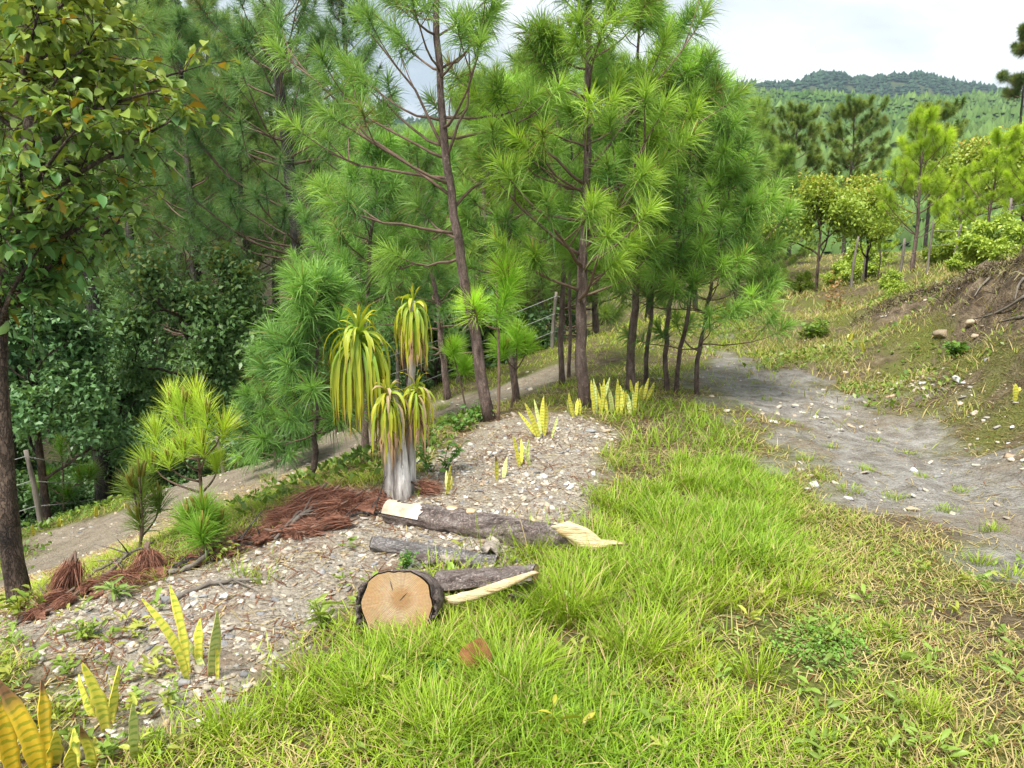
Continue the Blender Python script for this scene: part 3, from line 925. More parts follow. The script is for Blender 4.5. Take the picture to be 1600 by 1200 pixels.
def grow_limbs(r, trunk, n_main, reach, t0=.35, depth=2, up=.35):
    """limb polylines for a round-crowned tree; returns (limbs, tips)"""
    limbs, tips = [], []
    pos = lambda t: np.array([np.interp(t, np.linspace(0, 1, len(trunk)), trunk[:, k]) for k in range(3)])

    def go(p, d, L, rad, lev):
        m = 6
        P = [p]
        for q in range(m - 1):
            d = unit(d + r.normal(size=3) * .22 + UP * .04)
            P.append(P[-1] + d * L / (m - 1))
        P = np.array(P)
        limbs.append((P, np.linspace(rad, rad * .45, m), lev))
        if lev == 0:
            tips.extend([(P[-1], d), (P[-2], d), (P[-3], d)])
            return
        tips.append((P[-1], d))
        for c in range(3 if lev > 1 else 4):
            f = r.integers(2, m)
            sd = unit(np.cross(d, r.normal(size=3)))
            go(P[f], unit(d * .6 + sd * .8 + UP * up * .3), L * (.45 + .25 * r.random()), rad * .5, lev - 1)
    for k in range(n_main):
        t = t0 + (1 - t0) * (k + r.random() * .5) / n_main
        az = k * 2.4 + r.random() * .8
        d = unit(np.array([math.cos(az), math.sin(az), up + .6 * t]))
        go(pos(t), d, reach * (.75 + .4 * r.random()) * (1.15 - .5 * t), .02 * reach + .006, depth)
    return limbs, tips


def build_broadleaf(name, label, group, trunk, r0, seed, reach, n_main, leaves_per, lsize, colA, colB, colT=None, bark=None, spread=.13, t0=.35, depth=2, up=.35, width=.55, cat='broadleaf tree', accent=.06):
    r = np.random.default_rng(seed)
    trunk = resample(trunk, 14); base = trunk[0].copy(); trunk[0] -= UP * .1
    root = thing(name, label, cat, base, group)
    V, Q, T = tube(trunk, np.linspace(r0, r0 * .35, 14), 9, .08, seed)
    link('trunk', make_mesh('trunk', V - base, Q, T, mat=bark or M_BARKOAK), root)
    limbs, tips = grow_limbs(r, trunk, n_main, reach, t0, depth, up)
    g = Geo()
    for P, rb, lev in limbs:
        V, Q, T = tube(P, rb, 4 if lev == 0 else 6, cap=False); g.add(V, Q, T)
    tag(link('limbs', g.mesh('limbs', bark or M_BARKOAK, base), root), kind='stuff')
    tp = np.array([t[0] for t in tips]); td = np.array([t[1] for t in tips])
    n = len(tp) * leaves_per
    idx = np.repeat(np.arange(len(tp)), leaves_per)
    Pp = tp[idx] + r.normal(size=(n, 3)) * spread * reach * np.array([1, 1, .75])
    D = unit(td[idx] * .5 + r.normal(size=(n, 3)) * .8 - UP * .15)
    size = lsize * (.6 + .6 * r.random(n))
    colA, colB = np.array(colA), np.array(colB)
    c = 2.35 * colA + 2.35 * (colB - colA) * (np.repeat(r.random(len(tp)), leaves_per) * .6 + r.random(n) * .4)[:, None]
    if colT is not None:
        hi = sstep(.55, 1.0, (Pp[:, 2] - Pp[:, 2].min()) / np.ptp(Pp[:, 2])) * (r.random(n) < accent * 4)
        c = c + (np.array(colT) - c) * (hi * (r.random(n)))[:, None]
    V, Q, C = simple_leaves(Pp, D, size, width, c, seed)
    g = Geo(); g.add(V, Q, C=C)
    tag(link('crown', g.mesh('crown', M_LEAF, base, smooth=False), root), kind='stuff')
    return root


# -- the near tree at the left edge, with large leaves that can be told apart
def near_oak():
    r = np.random.default_rng(301)
    f = hit(32, 946); Y = f[1]
    trunk = resample(np.array([f] + [at(px, py, Y + dy) for px, py, dy in [(16, 850, 0), (4, 700, .02), (-4, 560, .05), (2, 440, .1), (24, 340, .12), (46, 230, .12), (50, 130, .1), (42, 0, .1), (36, -160, .1)]]), 30)
    base = f.copy(); trunk[0] -= UP * .1
    root = thing('broadleaf_tree', 'broad-leaved tree with dark cracked trunk and large bronze-green leaves at the left edge', 'broadleaf tree', base)
    V, Q, T = tube(trunk, np.interp(np.linspace(0, 1, 30), [0, .05, .3, 1], [.062, .050, .042, .018]), 12, .06, 5)
    link('trunk', make_mesh('trunk', V - base, Q, T, mat=M_BARKOAK), root)
    ends = [(290, 110, .1), (265, 190, -.2), (230, 240, .3), (205, 330, -.1), (200, 290, .4), (150, 60, -.3), (180, 120, .3), (120, 200, -.5), (90, 120, -.4), (-60, 150, .1), (-80, 300, -.1), (100, 300, -.4),
            (160, 380, .1), (60, 390, -.3), (-30, 420, -.1), (110, 420, .25), (190, 30, .3), (60, 20, -.4), (20, 60, .4), (230, 150, .5), (-100, 40, 0), (30, 240, -.5), (80, 340, .5), (70, -60, 0), (170, -40, .1), (140, 250, 0),
            (20, 330, -.5), (250, 140, -.3), (160, 170, -.4), (80, 60, -.2), (130, -10, -.3), (215, 90, -.1), (170, 330, -.3), (110, 360, -.1), (40, 440, .2)]
    S = []
    for k, (px, py, dy) in enumerate(ends):
        e = at(px, py, Y + .1 + dy)
        ti = np.argmin(np.abs(trunk[:, 2] - (e[2] - .12 - .25 * r.random())))
        a = trunk[min(max(ti, 12), 28)]
        m = (a + e) / 2 + r.normal(size=3) * .06
        P = resample(np.array([a, m, e]), 8)
        V, Q, T = tube(P, np.linspace(.016, .004, 8), 6)
        link('branch', make_mesh('branch', V - base, Q, T, mat=M_BARKOAK), root)
        S.append(P)
    pos, dr, sz = [], [], []
    g = Geo()
    for P in S:
        for q in range(20):
            fq = .3 + .7 * r.random()
            b = np.array([np.interp(fq, np.linspace(0, 1, 8), P[:, k]) for k in range(3)])
            td = unit((P[-1] - P[0]) * .6 + r.normal(size=3) * .5)
            tl = .06 + .2 * r.random()
            TP = np.array([b, b + td * tl * .5 + UP * .01, b + td * tl])
            V, Q, T = tube(TP, [.003, .0025, .002], 3, cap=False); g.add(V, Q, T)
            for c in range(r.integers(5, 9)):
                w = .3 + .7 * r.random()
                pos.append(b + td * tl * w + r.normal(size=3) * .008); dr.append(unit(td * .6 + r.normal(size=3) * .8 - UP * .1)); sz.append(.040 + .038 * r.random())
    tag(link('twigs', g.mesh('twigs', M_BARKOAK, base), root), kind='stuff')
    pos, dr, sz = np.array(pos), np.array(dr), np.array(sz)
    n = len(pos)
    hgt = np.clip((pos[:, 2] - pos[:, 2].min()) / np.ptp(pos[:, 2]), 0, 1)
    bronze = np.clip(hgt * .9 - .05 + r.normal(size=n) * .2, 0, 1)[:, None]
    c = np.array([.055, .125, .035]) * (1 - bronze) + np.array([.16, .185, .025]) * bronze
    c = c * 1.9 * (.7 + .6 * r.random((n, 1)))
    yel = r.random(n) < .035
    c[yel] = np.array([.32, .22, .02]) * (.6 + .6 * r.random((yel.sum(), 1)))
    # the 300 leaves that show largest, each an object of its own; the rest in one part
    vis = ((pos[:, 0] / pos[:, 1]) > -.71)
    order = np.argsort(-(sz / pos[:, 1]) * vis)
    big, rest = order[:300], order[300:]
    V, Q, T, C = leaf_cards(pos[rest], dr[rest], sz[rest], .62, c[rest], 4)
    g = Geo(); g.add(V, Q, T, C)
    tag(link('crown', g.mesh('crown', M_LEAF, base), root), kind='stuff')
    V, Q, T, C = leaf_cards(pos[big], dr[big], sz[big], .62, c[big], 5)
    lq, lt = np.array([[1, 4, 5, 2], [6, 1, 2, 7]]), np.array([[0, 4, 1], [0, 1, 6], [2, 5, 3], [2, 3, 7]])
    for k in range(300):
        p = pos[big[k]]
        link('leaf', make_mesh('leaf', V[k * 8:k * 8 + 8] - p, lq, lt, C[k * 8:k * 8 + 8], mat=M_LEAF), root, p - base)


near_oak()

# -- other broad-leaved trees: first of each kind is built, the rest are copies
F0 = [0, 0, 0]
DG_A, DG_B = (.036, .08, .03), (.075, .13, .055)


def tr_path(foot, h, lean=0.0):
    return np.array([foot, foot + np.array([lean * .4, 0, h * .5]), foot + np.array([lean, 0, h])])


LEFTB = 'broad-leaved trees in the hollow'
b1 = build_broadleaf('broadleaf_tree', 'rounded dark green broad-leaved tree with yellowish top in the hollow', LEFTB, tr_path(stand(318, 12.5), 3.6), .07, 401, 1.15, 9, 36, .11, DG_A, (.09, .145, .05), (.30, .24, .03), t0=.3)
b2 = build_broadleaf('broadleaf_tree', 'dense dark broad-leaved tree behind the fence at the left edge', LEFTB, tr_path(stand(75, 10.2), 3.0), .06, 402, 1.05, 9, 40, .10, (.03, .075, .03), (.09, .155, .06), t0=.2)
o_spots = [(b2, 205, 15, 1.1, 'dark broad-leaved tree between the two blackened trunks'), (b2, 415, 13.5, .75, 'low dark broad-leaved tree beside the fence, left of the bushy pines'),
           (b2, 20, 14, 1.5, 'tall dark broad-leaved tree behind the left edge tree'), (b1, 150, 19, 1.35, 'broad-leaved tree deep in the hollow among the trunks'),
           (b2, 380, 19, 1.2, 'grey-green broad-leaved tree under the tall dark pine'), (b1, 250, 24, 1.4, 'broad-leaved tree far in the hollow'), (b2, 520, 17, 1.1, 'broad-leaved tree behind the bushy pines'),
           (b1, 600, 20, 1.2, 'broad-leaved tree in the gap behind the strap-leaved plant'), (b2, 760, 21, .9, 'low broad-leaved tree behind the cluster of pines'), (b2, 860, 22, .8, 'low broad-leaved tree behind the straight pine')]
for q, (src, px, Y, s, lab) in enumerate(o_spots):
    copy_thing(src, stand(px, Y), q * 1.3 + .4, s, lab, LEFTB)
# low shrubs of the hollow (undergrowth)
sh0 = build_broadleaf('shrub', 'dark leafy shrub in the hollow beyond the fence', 'shrubs in the hollow', tr_path(stand(300, 10.9), .7), .02, 405, .55, 7, 34, .07, DG_A, (.08, .13, .05), cat='shrub', t0=.05)
for q in range(26):
    r = np.random.default_rng(600 + q)
    px, Y = -60 + q * 34 + r.normal() * 12, 11.4 + 3.5 * r.random() + .003 * max(0, q * 34 - 300)
    copy_thing(sh0, stand(px, Y), r.random() * 6, .8 + .9 * r.random())

RB = 'broad-leaved trees beyond the road'
b3 = build_broadleaf('broadleaf_tree', 'oak with orange-tipped crown and slim trunk beyond the road', RB, tr_path(stand(1275, 18), 1.9), .04, 411, 1.0, 7, 30, .10, (.075, .125, .02), (.20, .25, .04), (.50, .30, .06), t0=.35, accent=.10, up=.75, spread=.15)
copy_thing(b3, stand(1352, 18.5), 2.1, .82, 'small olive oak right of the orange-tipped oak', RB)
copy_thing(b3, stand(1330, 24), 4.1, 1.1, 'olive oak behind the small oaks beyond the road', RB)
copy_thing(b3, stand(1215, 27), 1.0, 1.0, 'oak half hidden by the right edge of the pine cluster', RB)
copy_thing(b3, stand(1500, 23), 3.0, 1.3, 'oak behind the bright young pine', RB)
copy_thing(b3, stand(1590, 17.5), 5.0, 1.1, 'yellow-topped broad-leaved tree at the right edge above the bank', RB)
sh1 = build_broadleaf('shrub', 'light green leafy shrub on top of the bank', 'shrubs beyond the road', tr_path(stand(1540, 11.5), .35), .012, 415, .38, 7, 22, .075, (.10, .16, .03), (.24, .29, .05), cat='shrub', t0=.05)
for q, (px, Y, s) in enumerate([(1500, 13, .55), (1590, 11, .7), (1395, 14.5, .55), (1250, 19, .7), (1310, 21, .8), (1350, 22, 1.3), (1180, 24, 1.2), (1480, 17, 1.2), (1200, 18, .6)]):
    copy_thing(sh1, stand(px, Y), q * 1.9, s)

# ================================================================== background pines (copies of a few kinds)
def bgpine(label, group, h, r0, seed, **kw):
    a = dict(h0=.36, nwh=12, per=5, Lmax=h * .2, K=105, nl=.28, nw=.010, shoot=.34, thin=True, twigs=(2, 4), split=False, seg=8, name='pine_tree')
    a.update(kw); nm = a.pop('name')
    P = np.array([[0, 0, 0], [.04 * h * .3, 0, h * .35], [-.01 * h, 0, h * .7], [0, 0, h]])
    return build_pine(nm, label, group, P, r0, seed, **a)


GB = 'tall pines of the wood on the left'
dk = dict(colA=(.045, .11, .038), colB=(.12, .225, .07))
pA = bgpine('tall dark blue-green pine rising above the hollow', GB, 10.0, .15, 501, bark=M_BARKDARK, Lmax=2.1, K=130, **dk)
pB = bgpine('slim forest pine with high crown beyond the hollow', GB, 11.0, .13, 502, bark=M_BARKDARK, h0=.5, Lmax=1.8, colA=(.06, .125, .03), colB=(.15, .25, .06))
pC = bgpine('forest pine with lighter crown beyond the hollow', GB, 9.0, .11, 503, h0=.35, Lmax=1.7, colA=(.06, .125, .028), colB=(.165, .265, .055))


def put(o, px, Y, rz=0.0, s=1.0):
    p = stand(px, Y); o.location = [float(v) for v in p]; o.rotation_euler = (0, 0, rz); o.scale = (s, s, s)


put(pA, 478, 13.5, .3, 1.05); put(pB, 165, 11.5, 1.0, 1.05); put(pC, 120, 22, 0, 1.1)
pB['label'] = 'forest pine with a blackened leaning trunk just behind the fence'
for q, (src, px, Y, s, lab) in enumerate([
        (pB, 22, 11.2, 1.1, 'forest pine with a thick blackened trunk behind the left edge tree'),
        (pA, 330, 17, 1.05, 'tall dark pine left of the tallest dark pine'), (pA, 560, 19, 1.15, 'dark pine behind the leaning pine'),
        (pB, 240, 18, 1.1, None), (pB, 300, 22, 1.1, None), (pC, 200, 26, 1.25, None), (pC, 400, 24, 1.2, None), (pB, 360, 28, 1.25, None), (pC, 60, 28, 1.3, None), (pB, 450, 21, 1.05, None),
        (pC, 500, 30, 1.2, None), (pC, 270, 33, 1.4, None), (pB, 130, 34, 1.4, None), (pC, 10, 22, 1.2, None), (pC, 340, 40, 1.5, None), (pC, 440, 44, 1.5, None), (pB, 90, 44, 1.6, None), (pC, 200, 46, 1.6, None),
        (pC, 560, 36, 1.0, None), (pC, -40, 36, 1.4, None), (pB, 270, 26, 1.1, None), (pB, 335, 19.5, .95, None), (pB, 410, 17.5, .95, None)]):
    copy_thing(src, stand(px, Y), q * 1.7 + .5, s, lab or ('slim forest pine with high crown beyond the hollow' if src is pB else 'forest pine with lighter crown beyond the hollow'))
GC = 'pines behind the cluster'
lt = dict(colA=(.05, .12, .028), colB=(.17, .275, .05))
pD = bgpine('pine filling the view behind the cluster', GC, 5.2, .07, 511, h0=.15, Lmax=1.35, nwh=10, K=130, **lt)
put(pD, 760, 13.5, 0, .95)
for q, (px, Y, s) in enumerate([(840, 14.5, 1.05), (930, 16, 1.1), (690, 15, 1.05), (1010, 17, 1.0), (1085, 19, 1.0), (620, 17, 1.15), (1150, 22, .95), (560, 15.5, .9), (880, 20, 1.2), (740, 20, 1.3), (1190, 19, .5), (1215, 24, .75), (1170, 30, 1.1)]):
    copy_thing(pD, stand(px, Y), q * 2.1, s)
# right side
GR = 'pines beyond the road'
flat = lambda t: .35 + .75 * math.sin(math.pi * min(1, max(0, (t - .3) / .75))) if t < .97 else .3
pE = bgpine('mature pine with dense flat clumps of needles beyond the road', GR, 8.5, .13, 521, h0=.40, Lmax=1.9, nwh=8, per=4, K=170, nl=.34, nw=.022, shoot=.40, twigs=(5, 8), prof=flat,
            bark=M_BARKDARK, colA=(.05, .11, .028), colB=(.15, .22, .05), up=(10, 40), curve=.12)
put(pE, 1232, 31, .4, .62); pE['label'] = 'mature dark pine standing left of its twin beyond the road'
copy_thing(pE, stand(1318, 32), 2.4, .66, 'mature dark pine with rounded top, right of its twin beyond the road')
copy_thing(pE, stand(1445, 36), 4.0, .72, 'dark pine behind the bright young pine beyond the road')
copy_thing(pE, stand(1640, 34), 3.2, .66, 'olive pine cut by the right edge of the picture')
pF = bgpine('bright green young pine with upright candles beyond the bank', GR, 4.5, .07, 525, h0=.26, Lmax=1.65, nwh=7, per=4, K=300, nl=.27, nw=.008, twigs=(2, 3), up=(25, 60), colA=(.12, .22, .02), colB=(.30, .44, .04), candles=.5)
put(pF, 1425, 17, .4, .70)
copy_thing(pF, stand(1540, 14.5), 1.9, .46, 'bushy bright yellow-green pine above the bank at the right edge')
copy_thing(pF, stand(1604, 14), 3.9, .50, 'bright yellow-green pine cut by the right edge of the picture')
copy_thing(pF, stand(1490, 18), 2.7, .44, 'small bright pine between the two larger bright pines')
copy_thing(pF, stand(1372, 20), .7, .33, 'dark round young pine on a bare stem under the bright pine')
pG = bgpine('sparse tall pine with few dark clumps against the sky at the right edge', GR, 9.5, .09, 527, h0=.66, Lmax=1.8, nwh=4, per=3, K=200, nl=.32, nw=.020, twigs=(5, 8), bark=M_BARKDARK, colA=(.04, .08, .025), colB=(.10, .15, .04), up=(0, 30))
put(pG, 1572, 30, .2, .84)

# ================================================================== grass
def blades(x, y, h, w, lean, bend, az, c0, c1, seed, seg3=True):
    n = len(x)
    z = ground_z(x, y)
    b = np.stack([x, y, z - .004], 1)
    d = np.stack([np.cos(az), np.sin(az), np.zeros(n)], 1)
    rot = az + 1.57 + np.random.default_rng(seed).normal(size=n) * .5
    wv = np.stack([np.cos(rot), np.sin(rot), np.zeros(n)], 1) * (w * .5)[:, None]
    H = h[:, None]

    def p(s):
        return b + UP * H * (s - (bend * .45)[:, None] * s * s) + d * H * (lean[:, None] * s + bend[:, None] * s * s * .75)
    if seg3:
        V = np.stack([b - wv * .8, b + wv * .8, p(.38) - wv, p(.38) + wv, p(.74) - wv * .7, p(.74) + wv * .7, p(1.0)], 1).reshape(-1, 3)
        k = np.arange(n)[:, None] * 7
        Q = np.concatenate([k + np.array([[0, 1, 3, 2]]), k + np.array([[2, 3, 5, 4]])]); T = k + np.array([[4, 5, 6]])
        f = np.array([0, 0, .38, .38, .74, .74, 1.0])
    else:
        V = np.stack([b - wv, b + wv, p(.5) - wv * .8, p(.5) + wv * .8, p(1.0)], 1).reshape(-1, 3)
        k = np.arange(n)[:, None] * 5
        Q = k + np.array([[0, 1, 3, 2]]); T = k + np.array([[2, 3, 4]])
        f = np.array([0, 0, .5, .5, 1.0])
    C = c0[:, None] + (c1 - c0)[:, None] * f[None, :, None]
    return V, Q, T, C.reshape(-1, 3)


GREEN, LIME, STRAW, OLIVE, DEEP = np.array([.17, .36, .03]), np.array([.36, .48, .035]), np.array([.52, .42, .19]), np.array([.36, .42, .10]), np.array([.11, .25, .04])
GRASS_R = polyg([(940, 640), (1090, 635), (1150, 660), (1185, 720), (1260, 800), (1420, 835), (1560, 900), (1700, 1050), (1750, 1300), (1300, 1350), (700, 1350), (100, 1350), (-100, 1200), (200, 1140), (420, 1080),
                  (500, 1000), (560, 975), (700, 950), (760, 900), (940, 850), (930, 760), (945, 690)])
TALL = polyg([(930, 690), (985, 650), (1090, 640), (1150, 690), (1190, 790), (1240, 900), (1180, 1050), (1000, 1180), (700, 1180), (520, 1050), (560, 985), (720, 960), (840, 880), (960, 860), (935, 780)])


def scatter_xy(n, y0, y1, x0, x1, seed, p=1.0):
    r = np.random.default_rng(seed)
    y = y0 + (y1 - y0) * r.random(n) ** p
    half = .74 * y + .25
    x = np.clip(x0, -1e3, 1e3) + (x1 - x0) * r.random(n)
    k = np.abs(x) < half
    return x[k], y[k]


def density(x, y):
    """how much grass grows here (0..1), and how tall/green it is (0..1)"""
    rd, gv, tr, bk = masks(x, y)
    n = fbm(x * 1.1, y * 1.1, 71); n2 = fbm(x * 4.5, y * 4.5, 72)
    d = ((1 - rd) ** 2 + .16 * rd * sstep(.48, .6, n2)) * (1 - gv) ** 2 * (1 - tr) ** 2 * (1 - bk * (.55 + .45 * sstep(.6, .45, n2)))
    d = d * sstep(.34, .56, n * .45 + n2 * .55)
    ins = sstep(-.25, .3, poly_sd(x, y, TALL) + (n - .5) * .6)
    return d, ins, n, n2


def grass_field(name, label, x, y, seed, hmul, wmul, seg3, keep=1.0):
    r = np.random.default_rng(seed)
    d, ins, n, n2 = density(x, y)
    dry = sstep(.15, 1.5, x - .22 * y) * (1 - ins) * (y < 6)
    k = r.random(len(x)) < d * (.45 + .55 * ins) * keep * (1 - .38 * dry)
    dry = dry[k]
    x, y, ins, n, n2 = x[k], y[k], ins[k], n[k], n2[k]
    m = len(x)
    h = (.035 + .045 * n2 + ins * (.045 + .075 * n2)) * (.55 + .75 * r.random(m)) * hmul * (1 - .3 * dry)
    w = (.0032 + .0022 * r.random(m)) * wmul
    lean = .15 + .9 * r.random(m) * (1.2 - .85 * ins)
    bend = .15 + .75 * r.random(m)
    az = r.random(m) * 6.283
    g_ = np.clip(ins * .9 + (n - .5) * 1.6 + r.normal(size=m) * .18, 0, 1)[:, None]
    right = sstep(.2, 1.6, x - .25 * y)[:, None]
    col = (OLIVE * right + LIME * (1 - right)) * (1 - g_) + (GREEN * .55 + LIME * .45) * g_
    dp = (r.random(m) < .15); col[dp] = DEEP * .5 + col[dp] * .5
    st = r.random(m) < (.10 + .24 * (1 - g_[:, 0]) + .16 * right[:, 0] + .2 * dry); col[st] = STRAW * (.6 + .6 * r.random((st.sum(), 1)))
    col = col * (.75 + .5 * r.random((m, 1)))
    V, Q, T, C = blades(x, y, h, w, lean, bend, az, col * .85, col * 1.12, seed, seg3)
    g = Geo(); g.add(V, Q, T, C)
    return g


x, y = scatter_xy(360000, 1.55, 5.2, -3.4, 3.9, 81, 1.15)
g = grass_field('grass', '', x, y, 82, 1.0, 1.0, True, 1.0)
x, y = scatter_xy(150000, 5.0, 14, -6.0, 9.5, 83, 1.0)
g2 = grass_field('grass', '', x, y, 84, 1.15, 1.7, False, 1.0)
x, y = scatter_xy(90000, 13, 34, -3.0, 24, 85, 1.0)
g3 = grass_field('grass', '', x, y, 86, 2.2, 4.0, False, 1.0)
x, y = scatter_xy(42000, 6.4, 15, 2.6, 10.5, 87, 1.0)
g5 = grass_field('grass', '', x, y, 88, 1.9, 2.4, False, 1.0)
# denser tufts
r = np.random.default_rng(90)
tx, ty, th, tr_ = [], [], [], []
for px, py, hh, nb in [(790, 1075, .24, 340), (890, 965, .26, 360), (1000, 1030, .2, 200), (830, 870, .2, 90), (870, 850, .17, 60), (930, 860, .2, 110), (760, 850, .16, 40), (700, 900, .15, 30), (480, 1060, .14, 90), (560, 1100, .17, 160),
                       (1100, 950, .17, 160), (690, 1160, .2, 200), (930, 1180, .16, 160), (960, 800, .17, 160), (990, 900, .2, 200), (1050, 850, .2, 200), (640, 1040, .14, 110), (570, 1000, .11, 60), (670, 990, .11, 60), (740, 960, .13, 70),
                       (380, 900, .08, 40), (415, 910, .09, 40), (255, 905, .07, 24), (450, 1120, .14, 110), (360, 1150, .15, 140), (1180, 1060, .13, 140), (1250, 930, .13, 120), (1380, 1000, .09, 90), (1450, 1120, .1, 110), (650, 770, .09, 40),
                       (620, 775, .07, 30), (510, 800, .07, 24), (380, 690, .12, 40), (420, 750, .12, 60), (350, 800, .12, 60), (460, 745, .1, 40), (660, 660, .14, 80), (690, 640, .15, 90), (1260, 720, .07, 60), (1230, 660, .05, 60), (1350, 735, .06, 50), (1480, 800, .06, 60), (1300, 700, .05, 50), (1330, 770, .07, 70), (1400, 780, .06, 60), (1290, 750, .07, 70), (1370, 690, .05, 50), (1420, 710, .05, 40), (1500, 770, .05, 50), (1550, 830, .07, 70), (1200, 625, .05, 50), (1320, 640, .05, 40), (1180, 600, .05, 40), (1440, 745, .05, 40), (1530, 880, .08, 70), (1580, 900, .07, 60)]:
    p = hit(px, py)
    q = r.normal(size=(nb, 2)) * (.02 + hh * .13) * np.array([1.3, 1])
    tx.append(p[0] + q[:, 0]); ty.append(p[1] + q[:, 1]); th.append(np.full(nb, hh)); tr_.append(np.arctan2(q[:, 1], q[:, 0]))
x, y, h, az = map(np.concatenate, (tx, ty, th, tr_)); m = len(x)
col = LIME * .7 + GREEN * .45 * (1 - r.random((m, 1)) * .9)
st = r.random(m) < .06; col[st] = STRAW
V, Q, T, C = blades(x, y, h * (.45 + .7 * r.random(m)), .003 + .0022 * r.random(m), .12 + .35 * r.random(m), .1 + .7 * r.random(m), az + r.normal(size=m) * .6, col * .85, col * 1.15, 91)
g4 = Geo(); g4.add(V, Q, T, C)
ga = Geo()
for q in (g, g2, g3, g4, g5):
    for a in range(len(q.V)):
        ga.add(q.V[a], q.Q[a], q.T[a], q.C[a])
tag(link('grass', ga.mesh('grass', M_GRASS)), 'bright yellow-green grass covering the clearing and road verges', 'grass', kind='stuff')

# ---- fallen straw, dead needles on the ground
r = np.random.default_rng(95)
x, y = scatter_xy(95000, 1.6, 8.5, -4, 5.5, 96, 1.0)
rd_, gv_, tr2, bk_ = masks(x, y)
k = r.random(len(x)) < (.14 + .35 * gv_ * sstep(.45, .65, fbm(x * 1.6, y * 1.6, 97)) + .25 * (1 - rd_) * (1 - gv_)) * (1 - .8 * rd_)
x, y, gvk = x[k], y[k], gv_[k]; m = len(x)
z = ground_z(x, y) + .004 + .006 * r.random(m)
az = r.random(m) * 6.28; ln = .04 + .10 * r.random(m)
d = np.stack([np.cos(az), np.sin(az), r.normal(size=m) * .08], 1) * ln[:, None] * .5
wv = np.stack([-np.sin(az), np.cos(az), np.zeros(m)], 1) * (.0014 + .0012 * r.random(m))[:, None]
P = np.stack([x, y, z], 1)
V = np.stack([P - d - wv, P - d + wv, P + d + wv, P + d - wv], 1).reshape(-1, 3)
red = (r.random((m, 1)) < (.25 + .5 * gvk[:, None]))
col = np.where(red, np.array([.20, .085, .045]), STRAW * .9) * (.6 + .7 * r.random((m, 1)))
tag(link('plant_litter', make_mesh('plant_litter', V, quads=np.arange(m)[:, None] * 4 + np.array([[0, 1, 2, 3]]), col=np.repeat(col, 4, 0), mat=M_DRY)),
    'fallen brown needles and straw strewn over the gravel and grass', 'litter', kind='stuff')

# ================================================================== gravel and stones
_t = (1 + 5 ** .5) / 2
ICO = unit(np.array([(-1, _t, 0), (1, _t, 0), (-1, -_t, 0), (1, -_t, 0), (0, -1, _t), (0, 1, _t), (0, -1, -_t), (0, 1, -_t), (_t, 0, -1), (_t, 0, 1), (-_t, 0, -1), (-_t, 0, 1)], float))
ICOF = np.array([(0, 11, 5), (0, 5, 1), (0, 1, 7), (0, 7, 10), (0, 10, 11), (1, 5, 9), (5, 11, 4), (11, 10, 2), (10, 7, 6), (7, 1, 8), (3, 9, 4), (3, 4, 2), (3, 2, 6), (3, 6, 8), (3, 8, 9), (4, 9, 5), (2, 4, 11), (6, 2, 10), (8, 6, 7), (9, 8, 1)])
BOXV = np.array([(-1, -1, -1), (1, -1, -1), (1, 1, -1), (-1, 1, -1), (-1, -1, 1), (1, -1, 1), (1, 1, 1), (-1, 1, 1)], float)
BOXF = np.array([(0, 3, 2, 1), (4, 5, 6, 7), (0, 1, 5, 4), (1, 2, 6, 5), (2, 3, 7, 6), (3, 0, 4, 7)])


def gravel_bits(x, y, size, seed, flat=.28):
    r = np.random.default_rng(seed); n = len(x)
    z = ground_z(x, y)
    B = BOXV[None] * (1 + .55 * (r.random((n, 8, 3)) - .5))
    B[:, 4:, :2] *= .72
    sc_ = np.stack([size * (.7 + .7 * r.random(n)), size * (.5 + .5 * r.random(n)), size * flat * (.5 + .9 * r.random(n))], 1) * .5
    B = B * sc_[:, None]
    tilt = r.normal(size=(n, 2)) * .28
    B[..., 2] += B[..., 0] * tilt[:, :1] + B[..., 1] * tilt[:, 1:]
    a = r.random(n) * 6.28; ca, sa = np.cos(a)[:, None], np.sin(a)[:, None]
    V = np.stack([B[..., 0] * ca - B[..., 1] * sa + x[:, None], B[..., 0] * sa + B[..., 1] * ca + y[:, None], B[..., 2] + (z + size * flat * .25)[:, None]], -1)
    pal = np.array([(.64, .57, .46), (.54, .47, .38), (.43, .40, .36), (.32, .315, .32), (.72, .67, .60), (.56, .44, .31), (.44, .33, .23), (.82, .79, .73)])
    c = pal[r.choice(len(pal), n, p=[.2, .2, .16, .12, .1, .1, .08, .04])] * (.75 + .45 * r.random((n, 1)))
    return V.reshape(-1, 3), (np.arange(n)[:, None, None] * 8 + BOXF[None]).reshape(-1, 4), np.repeat(c, 8, 0)


r = np.random.default_rng(111)
x, y = scatter_xy(60000, 1.8, 8.2, -3.8, 2.0, 112, 1.0)
_, gv_, tr2, _ = masks(x, y)
k = r.random(len(x)) < gv_ * (.25 + .75 * sstep(.35, .6, fbm(x * 2.3, y * 2.3, 113))) * .85
x, y = x[k], y[k]
size = .009 + .028 * r.random(len(x)) ** 2.4 + .018 * (r.random(len(x)) < .05)
V, Q, C = gravel_bits(x, y, size, 114)
g = Geo(); g.add(V, Q, C=C)
x, y = scatter_xy(9000, 3.4, 12, -6.5, 7.5, 115, 1.0)
rd_, gv_, tr2, bk_ = masks(x, y)
k = r.random(len(x)) < np.maximum.reduce([rd_ * .22, tr2 * .5, bk_ * .5, .05 * np.ones(len(x))]) * (1 - gv_)
x, y = x[k], y[k]
size = .012 + .05 * r.random(len(x)) ** 3
V, Q, C = gravel_bits(x, y, size, 116); g.add(V, Q, C=C)
